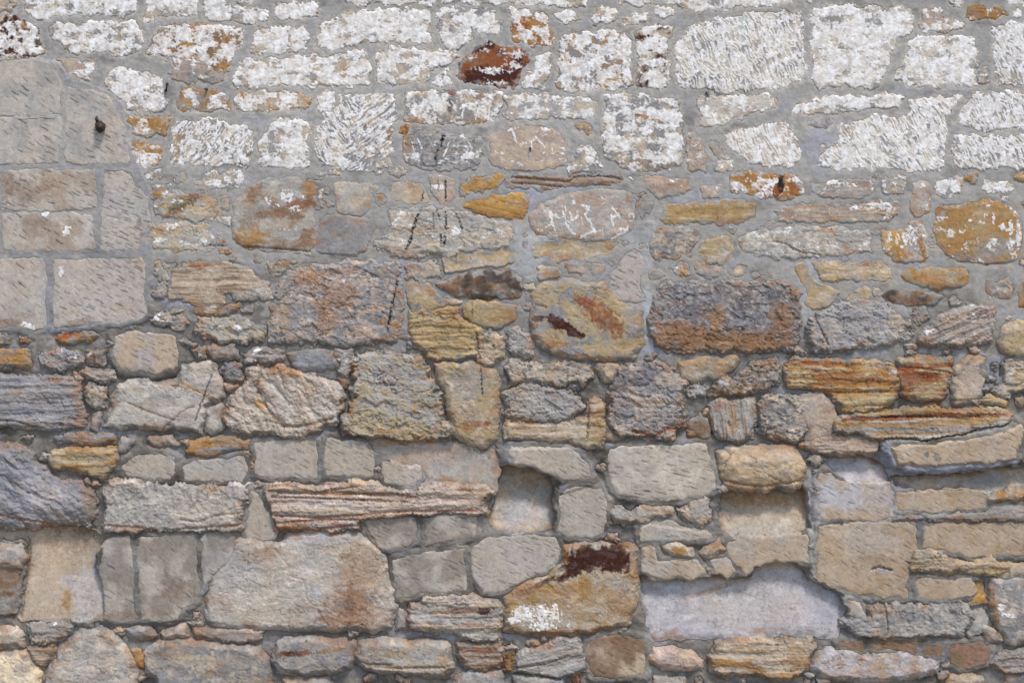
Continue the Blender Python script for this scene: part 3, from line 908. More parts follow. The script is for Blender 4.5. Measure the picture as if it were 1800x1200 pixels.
MSTAINS = '''
1442 260 26 40 0 ml .6
600 497 22 12 15 mh .8
560 490 20 8 0 mh .5
700 470 60 14 0 ml .6
830 500 120 10 -12 mh .4
860 575 60 12 15 mh .5
780 538 60 9 -8 mh .7
980 325 90 14 -6 ml .6
930 345 20 50 30 ml .6
1230 345 60 10 0 ml .5
1300 350 60 10 0 ml .4
1130 430 26 40 0 mh .5
930 440 30 40 0 mh .6
1110 560 30 60 0 mh .6
1140 580 12 60 0 mh .8
1145 615 26 16 0 ml .8
1250 662 60 12 -15 ml .8
1225 690 30 16 0 ml .6
1370 650 20 60 0 mh .5
1440 455 100 14 0 ml .4
1425 540 20 70 0 mh .5
310 532 40 10 8 ml .6
120 575 60 12 -10 ml .6
20 475 20 14 0 ml .2
1540 895 60 20 0 ll .5
240 620 60 20 0 ml .3
170 760 60 8 0 ml .7
560 880 60 10 0 ml .2
1590 855 20 14 0 ml .5
1430 870 12 50 0 ll .5
860 490 40 6 0 ml .5
1480 740 26 12 0 ml .7
1380 690 50 10 0 ml .6
1500 625 80 10 0 ml .4
1730 650 40 30 0 ml .4
1575 660 10 14 0 mh .7
730 850 26 20 0 ml .4
1520 850 40 12 0 ll .6
650 1105 60 12 0 md .5
480 1140 20 40 10 md .3
130 1130 60 14 -30 mb .7
110 1130 20 40 40 mb .7
760 1110 80 10 5 ml .8
850 1115 60 8 5 ml .8
640 870 60 10 0 ml .4
270 590 50 14 0 ml .2
480 480 60 12 0 mw .3
1660 824 140 10 -3 ml .9
1560 800 12 26 0 ml .9
1640 762 110 8 -6 mm .7
1330 1125 60 12 0 ml .5
720 965 60 10 0 md .4
1430 960 8 60 0 mm .7
620 1110 60 10 0 mw .6
350 650 320 100 0 mw .5
120 860 200 60 0 mw .4
1300 700 300 60 0 mw .35
'''
# ---------------------------------------------------------------- noise in wall pixels (1 px = 2 mm)
PX = 0.002
_r = np.random.RandomState(7); _P = _r.permutation(512).astype(np.int64); _A = (_r.rand(512)*2*np.pi).astype(np.float32)
_GX, _GY = np.cos(_A).astype(np.float32), np.sin(_A).astype(np.float32)
def gn(x, y, s=0):
    x = np.asarray(x, np.float32) + 1000.37 + s*17.13; y = np.asarray(y, np.float32) + 1000.71 + s*9.71
    xi = np.floor(x).astype(np.int64); yi = np.floor(y).astype(np.int64); fx = x - xi; fy = y - yi
    u = fx*fx*fx*(fx*(fx*6-15)+10); v = fy*fy*fy*(fy*(fy*6-15)+10)
    def g(ix, iy, dx, dy):
        h = _P[(_P[(ix + s*31) & 511] + iy) & 511]
        return _GX[h]*dx + _GY[h]*dy
    a = g(xi, yi, fx, fy); b = g(xi+1, yi, fx-1, fy); c = g(xi, yi+1, fx, fy-1); d = g(xi+1, yi+1, fx-1, fy-1)
    return ((a + (b-a)*u)*(1-v) + (c + (d-c)*u)*v)*1.5
def fbm(x, y, s=0, o=4, g=0.5):
    t = 0; a = 1.0; n = 0
    for k in range(o):
        t = t + a*gn(x*2**k, y*2**k, s+k*3); n += a; a *= g
    return t/n*1.4
def rid(x, y, s=0, o=3):
    t = 0; a = 1.0; n = 0
    for k in range(o):
        t = t + a*(1-2*np.abs(gn(x*2**k, y*2**k, s+k*5))); n += a; a *= 0.5
    return t/n
def facets(x, y, s=0):
    xi = np.floor(x).astype(np.int64); yi = np.floor(y).astype(np.int64); best = np.full(x.shape, 9.0, np.float32); out = np.zeros(x.shape, np.float32)
    for i in (-1, 0, 1):
        for j in (-1, 0, 1):
            h = _P[(_P[(xi+i+s*13) & 511]+yi+j) & 511]; h2 = _P[(h*3+17) & 511]; h3 = _P[(h*5+91) & 511]
            px = xi+i+h/512.0; py = yi+j+h2/512.0; dx = x-px; dy = y-py; d = dx*dx+dy*dy
            v = (h3/512.0-0.5)*1.1+dx*(h/256.0-1)*0.9+dy*(h2/256.0-1)*0.9; m = d < best; best = np.where(m, d, best); out = np.where(m, v, out)
    return out.astype(np.float32)
def terr(v, n=3.0):
    q = v*n; f = np.floor(q); return (f+sm(0.6, 1.0, q-f))/n
def sm(a, b, x):
    t = np.clip((x-a)/(b-a), 0, 1); return t*t*(3-2*t)
def rot(x, y, deg):
    c, s = math.cos(R_(deg)), math.sin(R_(deg)); return x*c + y*s, -x*s + y*c     # y runs down the picture
def sdf_poly(X, Y, P):                                                            # positive inside
    d2 = np.full(X.shape, 1e9, np.float32); ins = np.zeros(X.shape, bool); n = len(P)
    for i in range(n):
        ax, ay = P[i]; bx, by = P[(i+1) % n]; ex, ey = bx-ax, by-ay; L = ex*ex+ey*ey+1e-9
        t = np.clip(((X-ax)*ex+(Y-ay)*ey)/L, 0, 1); d2 = np.minimum(d2, (X-ax-t*ex)**2+(Y-ay-t*ey)**2)
        if ay != by:
            c = ((ay > Y) != (by > Y)) & (X < (bx-ax)*(Y-ay)/(by-ay)+ax); ins ^= c
    d = np.sqrt(d2); return np.where(ins, d, -d)
def parse_kv(s):
    o = {}; s = s.strip()
    if 'L=' in s: s, o['L'] = s.split('L=', 1)
    for t in s.split():
        k, v = t.split('='); o[k] = float(v)
    return o
def grow(v, lo, hi, m): return v-m if v <= lo else (v+m if v >= hi else v)
stones = []
for ln in STONES.strip().splitlines():
    h, rest = ln.split(' : '); st, c1, c2, wa = h.split()
    pts, _, op = rest.partition(';')
    P = [tuple(float(a) for a in p.split(',')) for p in pts.split()]
    P = [(grow(x, 0, 1800, 62), grow(y, 0, 1200, 42)) for x, y in P]
    stones.append(dict(st=st, c1=c1, c2=c2, wa=float(wa), P=P, o=parse_kv(op)))
stains = []
for ln in STAINS.strip().splitlines():
    t = ln.split(); stains.append((*[float(a) for a in t[:5]], t[5], float(t[6]), len(t) > 7))
lines = []
for ln in LINES.strip().splitlines():
    h, p = ln.split(' : '); h = h.split()
    lines.append((h[0], float(h[1]), float(h[2]), float(h[3]) if len(h) > 3 else 0.0, [tuple(float(a) for a in q.split(',')) for q in p.split()]))
mst = []
for ln in MSTAINS.strip().splitlines():
    t = ln.split(); mst.append((*[float(a) for a in t[:5]], t[5], float(t[6])))
def blob(X, Y, x, y, rx, ry, a, nz, k=0.55):
    u, v = rot(X-x, Y-y, a); r = np.sqrt((u/rx)**2+(v/ry)**2) + nz*k
    return sm(1.12, 0.72, r)
def seg_d(X, Y, P):
    d2 = np.full(X.shape, 1e9, np.float32)
    for (ax, ay), (bx, by) in zip(P[:-1], P[1:]):
        ex, ey = bx-ax, by-ay; L = ex*ex+ey*ey+1e-9; t = np.clip(((X-ax)*ex+(Y-ay)*ey)/L, 0, 1)
        d2 = np.minimum(d2, (X-ax-t*ex)**2+(Y-ay-t*ey)**2)
    return np.sqrt(d2)
def mix(c, d, f): return c + (d-c)*f[..., None]

# ---------------------------------------------------------------- mortar
SLAB = [(1540,778),(1552,766),(1620,764),(1700,756),(1760,744),(1800,736),(1880,736),(1880,812),(1790,815),(1750,824),(1700,829),(1640,836),(1600,833),(1575,828),(1560,815),(1555,800),(1546,792)]
PADS = [([(0,100),(60,98),(100,110),(150,145),(200,165),(235,210),(245,290),(262,330),(270,380),(268,560),(230,580),(60,588),(-80,588),(-80,100)], 2.0),
        ([(170,940),(230,932),(415,932),(420,975),(375,1010),(355,1090),(200,1098),(184,1088),(180,1030),(165,985)], 5.0),
        ([(635,912),(850,900),(905,938),(985,935),(995,975),(985,1000),(890,1045),(720,1060),(692,1075),(685,1010),(665,960)], 4.5),
        ([(870,790),(1040,785),(1045,850),(985,870),(985,945),(975,945),(980,880),(972,838),(930,818),(880,815)], 5.0),
        ([(1125,920),(1290,940),(1430,920),(1430,1015),(1500,1050),(1530,1090),(1485,1080),(1470,1040),(1400,990),(1345,992),(1310,1015),(1180,1022),(1125,1005)], 5.0)]
def pad_h(X, Y):
    WX = X + 3*fbm(X/14, Y/14, 61, 3); WY = Y + 3*fbm(X/14, Y/14, 66, 3)
    s = sdf_poly(WX + 2.5*gn(X/5, Y/5, 90), WY + 6*np.abs(gn(X/9, Y/30, 91)), SLAB); h = 26*sm(-0.5, 2.5, s)
    for P, dz in PADS: h = np.maximum(h, dz*sm(-1.5, 2.5, sdf_poly(WX, WY, P)))
    return h
def grime(X, Y): return (0.965 - 0.10*sm(430, 900, Y) + 0.06*fbm(X/34, Y/190, 118, 3) + 0.09*fbm(X/230, Y/150, 121, 2)).astype(np.float32)
def mort_tint(Y): t = sm(430, 640, Y); return mix(mix(PAL['mt'][None, None, :]*np.ones(Y.shape+(3,), np.float32), PAL['mm'], sm(200, 400, Y)), PAL['mq'], t)
def kindx(S): return S.get('kind') == 'x'
def warp(X, Y, st, seed=0):
    a = {'w': 4.0, 'k': 4.0, 't': 2.4, 'j': 3.5, 'r': 4.5, 'b': 3.2, 's': 2.8, 'd': 4}[st]; b = {'w': 2.6, 'k': 2.6, 't': 0.7, 'j': 2, 'r': 2.4, 'b': 1.8, 's': 0.9, 'd': 2}[st]
    wx = a*fbm(X/22, Y/22, 40, 2)*1.5 + b*(1.7*rid(X/8, Y/8, 44, 2)-0.8); wy = a*fbm(X/22, Y/22, 50, 2)*1.5 + b*(1.7*rid(X/8, Y/8, 54, 2)-0.8)
    return X+wx, Y+wy
def stone_field(S, X, Y):
    st, o = S['st'], S['o']; k = S['seed']
    WX, WY = warp(X, Y, st)
    if st == 'j': WY = WY + sm(60, 0, Y-min(p[1] for p in S['P']))*7*rid(X/16, Y/60, 3, 2) - 3
    s = sdf_poly(WX, WY, S['P']) + {'t': 1.0, 's': 1.8}.get(st, 2.2)
    xs = [p[0] for p in S['P']]; ys = [p[1] for p in S['P']]; half = 0.5*min(max(xs)-min(xs), max(ys)-min(ys))
    z0 = o.get('z', 0.0)*(0.35 if st == 't' else 1.0); e = o.get('e', {'w': 2.4, 'k': 1.8, 't': 0.3, 'j': 5, 'r': 4, 'b': 4, 's': 3, 'd': 6}[st])
    ym = 0.5*(max(ys)+min(ys))
    R = min(o.get('R', {'t': 4, 'w': 5, 'k': 5, 's': 8}.get(st, 5)), max(half, 3)); e = e*min(1, half/14+0.25) + 2.5*float(st != 't' and ym > 560 and z0 > -5)
    rf = 0.42+0.58*min(1, max(0, (ym-480)/110)); rf = max(rf, 0.8) if st == 't' else rf      # the upper courses are worn and pointed almost flush
    if z0 > 0: z0 *= rf
    e *= rf; q = np.clip(s/R, 0, 1)**0.75
    amp = min(1.0, 0.35+half/40)*rf
    jit = _P[k*3 % 512]/512.0; ang = o.get('a', {'b': 0, 'd': 40, 'k': 55, 't': 24+16*jit}.get(st, 0)); U, V = rot(X, Y, ang)
    f1 = fbm(X/30, Y/30, k+1, 4); f2 = fbm(X/8, Y/8, k+2, 3); fine = fbm(X/3.2, Y/3.2, 9, 2); low = sm(420, 620, Y)
    fc = facets(X/30+0.5*f1, Y/19+0.5*f1, k) + 0.45*facets(X/12+0.4*f2, Y/9, k+7)
    dirt = np.zeros_like(X)
    crk = sm(0.90, 0.99, 1-np.abs(gn(U/34+f1*0.9, V/15+f1*0.9, k+21)+0.25*f2))*sm(-0.1, 0.3, gn(X/40, Y/40, k+23))     # thin branching cracks
    crk = np.maximum(crk, 0.7*sm(0.88, 0.99, 1-np.abs(gn(U/17+f1, V/6+f1, k+22)+0.3*f2))*sm(0.0, 0.35, gn(X/28, Y/28, k+24)))
    if st == 'r':
        cr = rid(X/26+f1*0.7, Y/17+f1*0.7, k+3, 4); tex = 2.6*f1 + 5.0*fc + 1.4*(cr-0.4) + 1.2*f2 + 1.1*fine - 4.5*crk; cn = 0.6*f1+0.8*f2
    elif st == 'b':
        b1 = fbm(U/170, V/13+0.28*f1, k+3, 3); b1 = 0.4*b1+0.6*terr(b1*1.3+0.10*f2, 3.0); b2 = fbm(U/60, V/3.4+0.25*f1, k+4, 2)
        tex = 5.5*b1 + 1.1*b2 + 2.4*fc + 1.0*f2 + 0.9*fine + 2*f1 - 3*crk; tex = tex*(0.5+0.65*jit); cn = 0.8*b1+0.8*b2+0.4*f1
    elif st == 'd':
        b1 = fbm(U/70, V/13+0.8*f1, k+3, 2); tex = 6*b1 + 2.5*fc + 3*f1 + 2.4*f2 + 1*fine - 2*crk; cn = b1+0.6*f2
    elif st == 'j':
        b1 = fbm(X/13, Y/45, k+3, 3); tex = 5*b1*sm(70, 10, Y-min(ys)) + 2.5*fc + 2*f1 + 2.4*f2 + 0.7*fine; cn = f1+0.5*b1
    elif st == 's':
        b1 = fbm(U/80, V/16+f1, k+3, 3); tex = 3.0*fbm(X/55, Y/55, k+5, 2) + 1.3*fc*sm(-0.1, 0.3, gn(X/60, Y/60, k+9)) + 1.6*b1 + 0.9*f2 + 0.55*fine - 1.6*crk; cn = 0.9*f1+0.5*b1+0.2*f2
    elif st == 'w':
        tex = 1.9*f1 + 1.0*f2 + 1.0*fc + 0.35*fine + 0.9*(rid(X/18, Y/12, k+3, 2)-0.5) - 1.0*crk; cn = f1+0.4*f2
    elif st == 'k':
        b1 = rid(U/20+f1*0.7, V/5.5+f1*1.2, k+3, 2)
        if o.get('v'):
            U2, V2 = rot(X, Y, -42); b2 = rid(U2/26+f1*0.5, V2/6+f1*0.8, k+4, 2); b1 = np.where((X-628+0.3*(Y-200)+14*f1) > 0, b2, b1)
        tex = 1.6*f1 + 1.1*(b1-0.5) + 0.8*fc + 0.6*f2 + 0.3*fine; cn = f1+0.3*f2
    else:
        tex = 1.3*f1 + 0.45*f2 + 0.25*fine; cn = fbm(X/48, Y/48, k+5, 3)
        U, V = U + 3*f1, V + 3*f1
    if st == 't' or o.get('tool'):
        su, sv = (22.0+8*jit, 13.0+4*jit) if ang > 20 else (27.0, 17.0)
        for off in (0, 1):
            vi = np.floor(V/sv+0.5*off); uu = U/su + 0.5*off + 0.37*vi; ui = np.floor(uu)
            hs = _P[(_P[(ui.astype(int)*2+off) & 511] + vi.astype(int)*3) & 511]/512.0; h2 = _P[(hs*512).astype(int)*7 & 511]/512.0
            du = (uu-ui-0.5+(h2-0.5)*0.4)*su; dv = (V/sv+0.5*off-vi-0.5+(hs-0.5)*0.6)*sv + 0.12*du*(h2-0.5)*2
            ln = 4.0+5*h2; g = np.exp(-(dv/0.95)**2)*sm(ln+1.5, ln-2.5, np.abs(du))*(hs > 0.12+0.3*(jit if ang > 20 else 0))*(0.4+0.6*h2)*sm(-0.6, -0.1, gn(X/55, Y/55, k+31))
            tex = tex - 1.3*g; dirt = np.maximum(dirt, g*((0.95 if ym < 560 or ang == 15 else 0.72) if st == 't' else 0.5))
    if st in 'rbdsj': dirt = np.maximum(dirt, crk*0.45)
    ph = pad_h(X, Y) if (st == 't' or kindx(S)) else 0.0
    if z0 >= -5: zm = (z0+e)*q + tex*amp*(0.45+0.55*q) + np.minimum(s, 0)*2.2 + 0.6 + ph
    else:        zm = z0*(1-0.8*np.clip((Y-min(ys))/(max(ys)-min(ys)), 0, 1)**1.4) + e*q      # scooped: deep under the lip, running out at the foot + tex*amp + np.minimum(s+3, 0)*2.2
    col = mix(PAL[S['c1']][None, None, :]*np.ones(X.shape+(3,), np.float32), PAL[S['c2']], sm(-0.18, 0.42, cn))
    col = col*(1+0.16*f2+0.10*f1+0.16*fine)[..., None]
    warmth = 0.05*fbm(X/90, Y/90, 77, 2); col = col*np.stack([1+warmth, 1+0*warmth, 1-warmth*1.3], -1)
    if st in 'rbds' and z0 > -5:    # mineral staining follows the bedding
        q2 = sm(0.22, 0.5, fbm(U/60, V/14, k+8, 3)); col = mix(col, PAL['oc'], q2*0.26)
        q3 = sm(0.2, 0.55, fbm(U/50, V/18, k+11, 3)); col = mix(col, PAL['gy'], q3*0.35)
    # lime wash: field, drawn white above one half
    n1 = fbm(X/13, Y/11, 21, 3); n2 = fbm(X/4.2, Y/4.2, 23, 2)
    if st == 'k': wf = S['wa'] + 0.95*(b1-0.42) + 0.35*n1 + 0.35*n2
    elif S['wa'] > 0: wf = S['wa'] + 0.75*fbm(X/34, Y/24, k+30, 2) - (0.05 if S['wa'] > 0.35 else 0.22 if ym > 560 else 0.12) + 0.55*n1 + 0.33*n2 + 0.32*(rid(X/9, Y/7, 29, 2)-0.5) - 0.25*sm(3, 0, s)
    else: wf = np.full(X.shape, -0.5, np.float32)
    nst = fbm(U/16, V/6, 36, 3) if st == 'b' else fbm(X/9, Y/8, 36, 3); nz = fbm(X/11, Y/11, 31, 4)*1.0 + 0.3*fine + 0.35*nst; nw = fbm(X/6, Y/6, 33, 3)
    x0, x1, y0, y1 = X.min(), X.max(), Y.min(), Y.max()
    for (x, y, rx, ry, a, c, f, top) in stains:
        r = max(rx, ry)*1.4
        if x+r < x0 or x-r > x1 or y+r < y0 or y-r > y1: continue
        m = blob(X, Y, x, y, rx, ry, a, nz if c not in ('W', 'WH') else nw*1.5+0.1)
        if c == 'W': wf = np.where(m > 0.01, np.maximum(wf, m*(f+0.1) + 1.0*nw + 0.5*n2 - 0.15) if f > 0 else wf+f*m, wf)
        elif c == 'WH': wf = np.maximum(wf, m*1.1)
        else:
            ff = m*f*np.clip((1.05 if c in ('dr', 'bk', 'dk') else 0.8)+0.5*nst, 0.25, 1)
            col = mix(col, PAL[c]*(1+0.22*f2+0.18*fine)[..., None], ff)
            if top: wf = wf - ff*(0.55 if c != 'gn' else 0.25)
    for (c, wd, f, dz, P) in lines:
        xs_ = [p[0] for p in P]; ys_ = [p[1] for p in P]
        if max(xs_)+8 < x0 or min(xs_)-8 > x1 or max(ys_)+8 < y0 or min(ys_)-8 > y1: continue
        d = seg_d(X+2.2*nw, Y+2.2*fine, P); h = wd*0.5*(1+0.7*nz)
        m = sm(h+1.0, h-0.6, d)*f
        if c == 'bk': m = m*sm(-0.35, -0.1, n2)
        if c == 'WH': wf = np.maximum(wf, m*1.2)
        else:
            col = mix(col, PAL[c], m)
            if c == 'bk': wf = wf - m
        if dz: zm = zm + dz*sm(wd*1.1+1, 0, d)
    if st in 'rbsdj' and ym > 320:      # iron oxide gathers at the broken rims and under beds
        rim = sm(15, 1, s + 12*fbm(X/26, Y/16, 136, 3))*sm(-0.1, 0.35, fbm(X/70, Y/45, 139, 2)); col = mix(col, PAL['or'], rim*0.6)
        pale = sm(0.12, 0.45, fbm(U/30, V/17, 142, 3)); col = mix(col, col*1.12+0.035, pale*0.8)
    nf = fbm(X/17, Y/13, 112, 3); film = sm(7.5, 0.5, s - 15*(nf-0.08))*((0.62+0.33*(260 < ym < 700)) if S['wa'] < 0.5 else 0.3)*sm(-0.5, 0.1, fbm(X/60, Y/60, 115, 2))*(0.4 if st == 't' else 1)
    col = mix(col, mort_tint(Y), film)
    g_ = (col @ np.array([0.25, 0.6, 0.15], np.float32))[..., None]; col = (g_ + (col-g_)*(0.94 if ym > 300 else 0.92))*grime(X, Y)[..., None]
    dirt = dirt*(0.75+0.25*sm(-0.2, 0.3, n1)); col = mix(col, PAL['mw']*0.32, dirt)
    zm = zm + 0.35*sm(0.4, 0.6, wf)
    return s, zm, col.astype(np.float32), wf.astype(np.float32)

# ---------------------------------------------------------------- materials
def new_mat(name):
    m = bpy.data.materials.new(name); m.use_nodes = True; return m, m.node_tree.nodes, m.node_tree.links, m.node_tree.nodes['Principled BSDF']
def grain(N, L, co, scale, detail=3, rough=0.6):
    n = N.new('ShaderNodeTexNoise'); n.inputs['Scale'].default_value = scale; n.inputs['Detail'].default_value = detail; n.inputs['Roughness'].default_value = rough
    L.new(co, n.inputs['Vector']); return n
def mth(N, L, op, a, b, c=None):
    n = N.new('ShaderNodeMath'); n.operation = op
    for i, v in enumerate((a, b) + ((c,) if c is not None else ())):
        if isinstance(v, (int, float)): n.inputs[i].default_value = v
        else: L.new(v, n.inputs[i])
    return n.outputs[0]
def wall_mat(name, wash, bump, rough=0.92, spk=0.16):
    m, N, L, B = new_mat(name); tc = N.new('ShaderNodeTexCoord').outputs['Object']
    at = N.new('ShaderNodeAttribute'); at.attribute_name = 'tint'
    g1 = grain(N, L, tc, 420, 3, 0.7); g2 = grain(N, L, tc, 90, 4, 0.65)
    v = mth(N, L, 'MULTIPLY_ADD', g1.outputs[0], spk*2.2, 1-spk*1.1); v2 = mth(N, L, 'MULTIPLY_ADD', g2.outputs[0], spk*2.0, 1-spk)
    vv = mth(N, L, 'MULTIPLY', v, v2)
    mc = N.new('ShaderNodeVectorMath'); mc.operation = 'SCALE'; L.new(at.outputs['Vector'], mc.inputs[0]); L.new(vv, mc.inputs['Scale'])
    out = mc.outputs[0]; hb = mth(N, L, 'MULTIPLY_ADD', g2.outputs[0], 1.0, mth(N, L, 'MULTIPLY', g1.outputs[0], 0.45))
    if wash:
        aw = N.new('ShaderNodeAttribute'); aw.attribute_name = 'wash'
        gw = grain(N, L, tc, 200, 4, 0.7); f = mth(N, L, 'MULTIPLY_ADD', mth(N, L, 'SUBTRACT', gw.outputs[0], 0.5), 0.32, aw.outputs['Fac'])
        f = mth(N, L, 'MULTIPLY_ADD', mth(N, L, 'SUBTRACT', f, 0.5), 2.7, 0.5)
        cl = N.new('ShaderNodeClamp'); L.new(f, cl.inputs[0]); ga = grain(N, L, tc, 55, 3, 0.6); al = mth(N, L, 'MULTIPLY_ADD', mth(N, L, 'SUBTRACT', ga.outputs[0], 0.5), 2.6, 0.86); L.new(mth(N, L, 'MINIMUM', al, 0.97), cl.inputs[2])
        gc = grain(N, L, tc, 34, 4, 0.6); ramp = N.new('ShaderNodeValToRGB'); L.new(gc.outputs[0], ramp.inputs[0])
        ramp.color_ramp.elements[0].position = 0.36; ramp.color_ramp.elements[0].color = (0.64, 0.58, 0.505, 1)
        ramp.color_ramp.elements[1].position = 0.56; ramp.color_ramp.elements[1].color = (0.86, 0.845, 0.825, 1)
        ws = N.new('ShaderNodeVectorMath'); ws.operation = 'SCALE'; L.new(ramp.outputs[0], ws.inputs[0]); L.new(v2, ws.inputs['Scale'])
        mx = N.new('ShaderNodeMix'); mx.data_type = 'RGBA'; L.new(cl.outputs[0], mx.inputs[0]); L.new(out, mx.inputs[6]); L.new(ws.outputs[0], mx.inputs[7]); out = mx.outputs[2]
        hb = mth(N, L, 'MULTIPLY_ADD', cl.outputs[0], 0.5, hb)
    L.new(out, B.inputs['Base Color']); B.inputs['Roughness'].default_value = rough; B.inputs['Specular IOR Level'].default_value = 0.25
    b = N.new('ShaderNodeBump'); b.inputs['Strength'].default_value = 0.9; b.inputs['Distance'].default_value = bump; L.new(hb, b.inputs['Height']); L.new(b.outputs[0], B.inputs['Normal'])
    return m
M_stone = wall_mat('stone_surface', True, 0.0020); M_tool = wall_mat('tooled_stone_surface', True, 0.0011, spk=0.09); M_mort = wall_mat('mortar_surface', False, 0.0012, spk=0.13)
def flat_mat(name, c, rough, metal=0, c2=None, scale=60):
    m, N, L, B = new_mat(name); tc = N.new('ShaderNodeTexCoord').outputs['Object']; g = grain(N, L, tc, scale, 5)
    r = N.new('ShaderNodeValToRGB'); r.color_ramp.elements[0].position = 0.35; r.color_ramp.elements[1].position = 0.65
    r.color_ramp.elements[0].color = (*c, 1); r.color_ramp.elements[1].color = (*(c2 or c), 1); L.new(g.outputs[0], r.inputs[0]); L.new(r.outputs[0], B.inputs['Base Color'])
    B.inputs['Roughness'].default_value = rough; B.inputs['Metallic'].default_value = metal
    b = N.new('ShaderNodeBump'); b.inputs['Distance'].default_value = 0.001; L.new(g.outputs[0], b.inputs['Height']); L.new(b.outputs[0], B.inputs['Normal']); return m
M_iron = flat_mat('rusted_iron', (0.03, 0.027, 0.028), 0.6, 0.5, (0.085, 0.05, 0.035), 300); M_steel = flat_mat('dull_steel', (0.20, 0.22, 0.26), 0.35, 0.9, (0.08, 0.08, 0.1), 300)
M_leaf = flat_mat('dry_leaf_brown', (0.10, 0.045, 0.025), 0.8, 0, (0.22, 0.12, 0.07), 120)
M_ground = flat_mat('trodden_earth', (0.16, 0.14, 0.115), 0.95, 0, (0.24, 0.22, 0.19), 3)

# ---------------------------------------------------------------- meshes from height grids
def to_world(x, y, h): return (x-900)*PX, -h*0.001, 1.6+(600-y)*PX
def grid_mesh(name, X, Y, H, col, wf, keep, mat, parent=None, origin=(0, 0, 0), skirt=None):
    ny, nx = X.shape; used = np.zeros((ny, nx), bool)
    used[:-1, :-1] |= keep; used[1:, :-1] |= keep; used[:-1, 1:] |= keep; used[1:, 1:] |= keep
    idx = -np.ones((ny, nx), np.int64); n = int(used.sum()); idx[used] = np.arange(n)
    wx, wy, wz = to_world(X[used], Y[used], H[used]); co = np.stack([wx-origin[0], wy-origin[1], wz-origin[2]], 1).astype(np.float32)
    a, b, c, d = idx[:-1, :-1][keep], idx[1:, :-1][keep], idx[1:, 1:][keep], idx[:-1, 1:][keep]
    F = np.stack([a, b, c, d], 1); tint = col[used]; wv = wf[used] if wf is not None else None
    if skirt is not None:                                  # close the sides back into the wall
        E = np.concatenate([F[:, [0, 1]], F[:, [1, 2]], F[:, [2, 3]], F[:, [3, 0]]]); key = E[:, 0]*n+E[:, 1]; rev = E[:, 1]*n+E[:, 0]
        bd = E[~np.isin(key, rev)]; ids = np.unique(bd); mp = {int(v): n+i for i, v in enumerate(ids)}
        back = co[ids].copy(); back[:, 1] = skirt-origin[1]
        co = np.concatenate([co, back]); tint = np.concatenate([tint, tint[ids]]); wv = np.concatenate([wv, wv[ids]]) if wv is not None else None
        m0 = np.searchsorted(ids, bd[:, 0])+n; m1 = np.searchsorted(ids, bd[:, 1])+n
        F = np.concatenate([F, np.stack([bd[:, 1], bd[:, 0], m0, m1], 1)])
    return mesh_obj(name, co, F, tint, wv, mat, parent, origin)
def mesh_obj(name, co, F, tint, wv, mat, parent, origin=(0, 0, 0)):
    me = bpy.data.meshes.new(name); me.vertices.add(len(co)); me.vertices.foreach_set('co', co.ravel())
    me.loops.add(F.size); me.loops.foreach_set('vertex_index', F.ravel().astype(np.int32))
    me.polygons.add(len(F)); me.polygons.foreach_set('loop_start', np.arange(0, F.size, 4, dtype=np.int32)); me.polygons.foreach_set('loop_total', np.full(len(F), 4, np.int32))
    me.polygons.foreach_set('use_smooth', np.ones(len(F), bool)); me.update(calc_edges=True)
    at = me.attributes.new('tint', 'FLOAT_COLOR', 'POINT'); at.data.foreach_set('color', np.concatenate([np.clip(tint, 0.005, 0.85), np.ones((len(co), 1), np.float32)], 1).astype(np.float32).ravel())
    if wv is not None:
        aw = me.attributes.new('wash', 'FLOAT', 'POINT'); aw.data.foreach_set('value', np.clip(wv, -1, 2).astype(np.float32))
    me.materials.append(mat); o = bpy.data.objects.new(name, me); o.location = origin; C.objects.link(o)
    if parent: o.parent = parent
    return o

STEP = 1.3
gx = np.arange(-81, 1881.1, STEP, dtype=np.float32); gy = np.arange(-60, 1260.1, STEP, dtype=np.float32)
DT = np.full((len(gy), len(gx)), -16.0, np.float32); D = DT.copy()         # deepest reach into any stone
wall = bpy.data.objects.new('stone_wall', None); C.objects.link(wall)
wall['label'] = 'old rubble stone wall, flaking whitewash above and bare brown grey stone below, pointed with grey mortar'; wall['category'] = 'wall'
def area(P): return 0.5*abs(sum(P[i][0]*P[(i+1) % len(P)][1]-P[(i+1) % len(P)][0]*P[i][1] for i in range(len(P))))
def kind_of(S): return 'tooled_block' if S['st'] == 't' else ('whitewashed_stone' if S['st'] in 'wk' or S['wa'] >= 0.5 else 'rubble_stone')
for i, S in enumerate(stones): S['seed'] = (i*13) % 97; S['kind'] = kind_of(S); S['A'] = area(S['P'])
loners = set()
for k in ('tooled_block', 'whitewashed_stone', 'rubble_stone'):
    ids = sorted([i for i, S in enumerate(stones) if S['kind'] == k], key=lambda i: -stones[i]['A'])[:100]; loners |= set(ids)
def crop(S, m=16):
    xs = [p[0] for p in S['P']]; ys = [p[1] for p in S['P']]
    i0 = max(0, int((min(xs)-m-gx[0])/STEP)); i1 = min(len(gx), int((max(xs)+m-gx[0])/STEP)+2); j0 = max(0, int((min(ys)-m-gy[0])/STEP)); j1 = min(len(gy), int((max(ys)+m-gy[0])/STEP)+2)
    return i0, i1, j0, j1
small = []
def raw_mesh(X, Y, H, col, wf, keep):                      # vertices and faces for a mesh gathered from several small stones
    ny, nx = X.shape; idx = np.arange(ny*nx).reshape(ny, nx)
    F = np.stack([idx[:-1, :-1][keep], idx[1:, :-1][keep], idx[1:, 1:][keep], idx[:-1, 1:][keep]], 1)
    u, inv = np.unique(F, return_inverse=True); F = inv.reshape(F.shape); wx, wy, wz = to_world(X.ravel()[u], Y.ravel()[u], H.ravel()[u])
    return np.stack([wx, wy, wz], 1).astype(np.float32), F, col.reshape(-1, 3)[u], wf.ravel()[u]
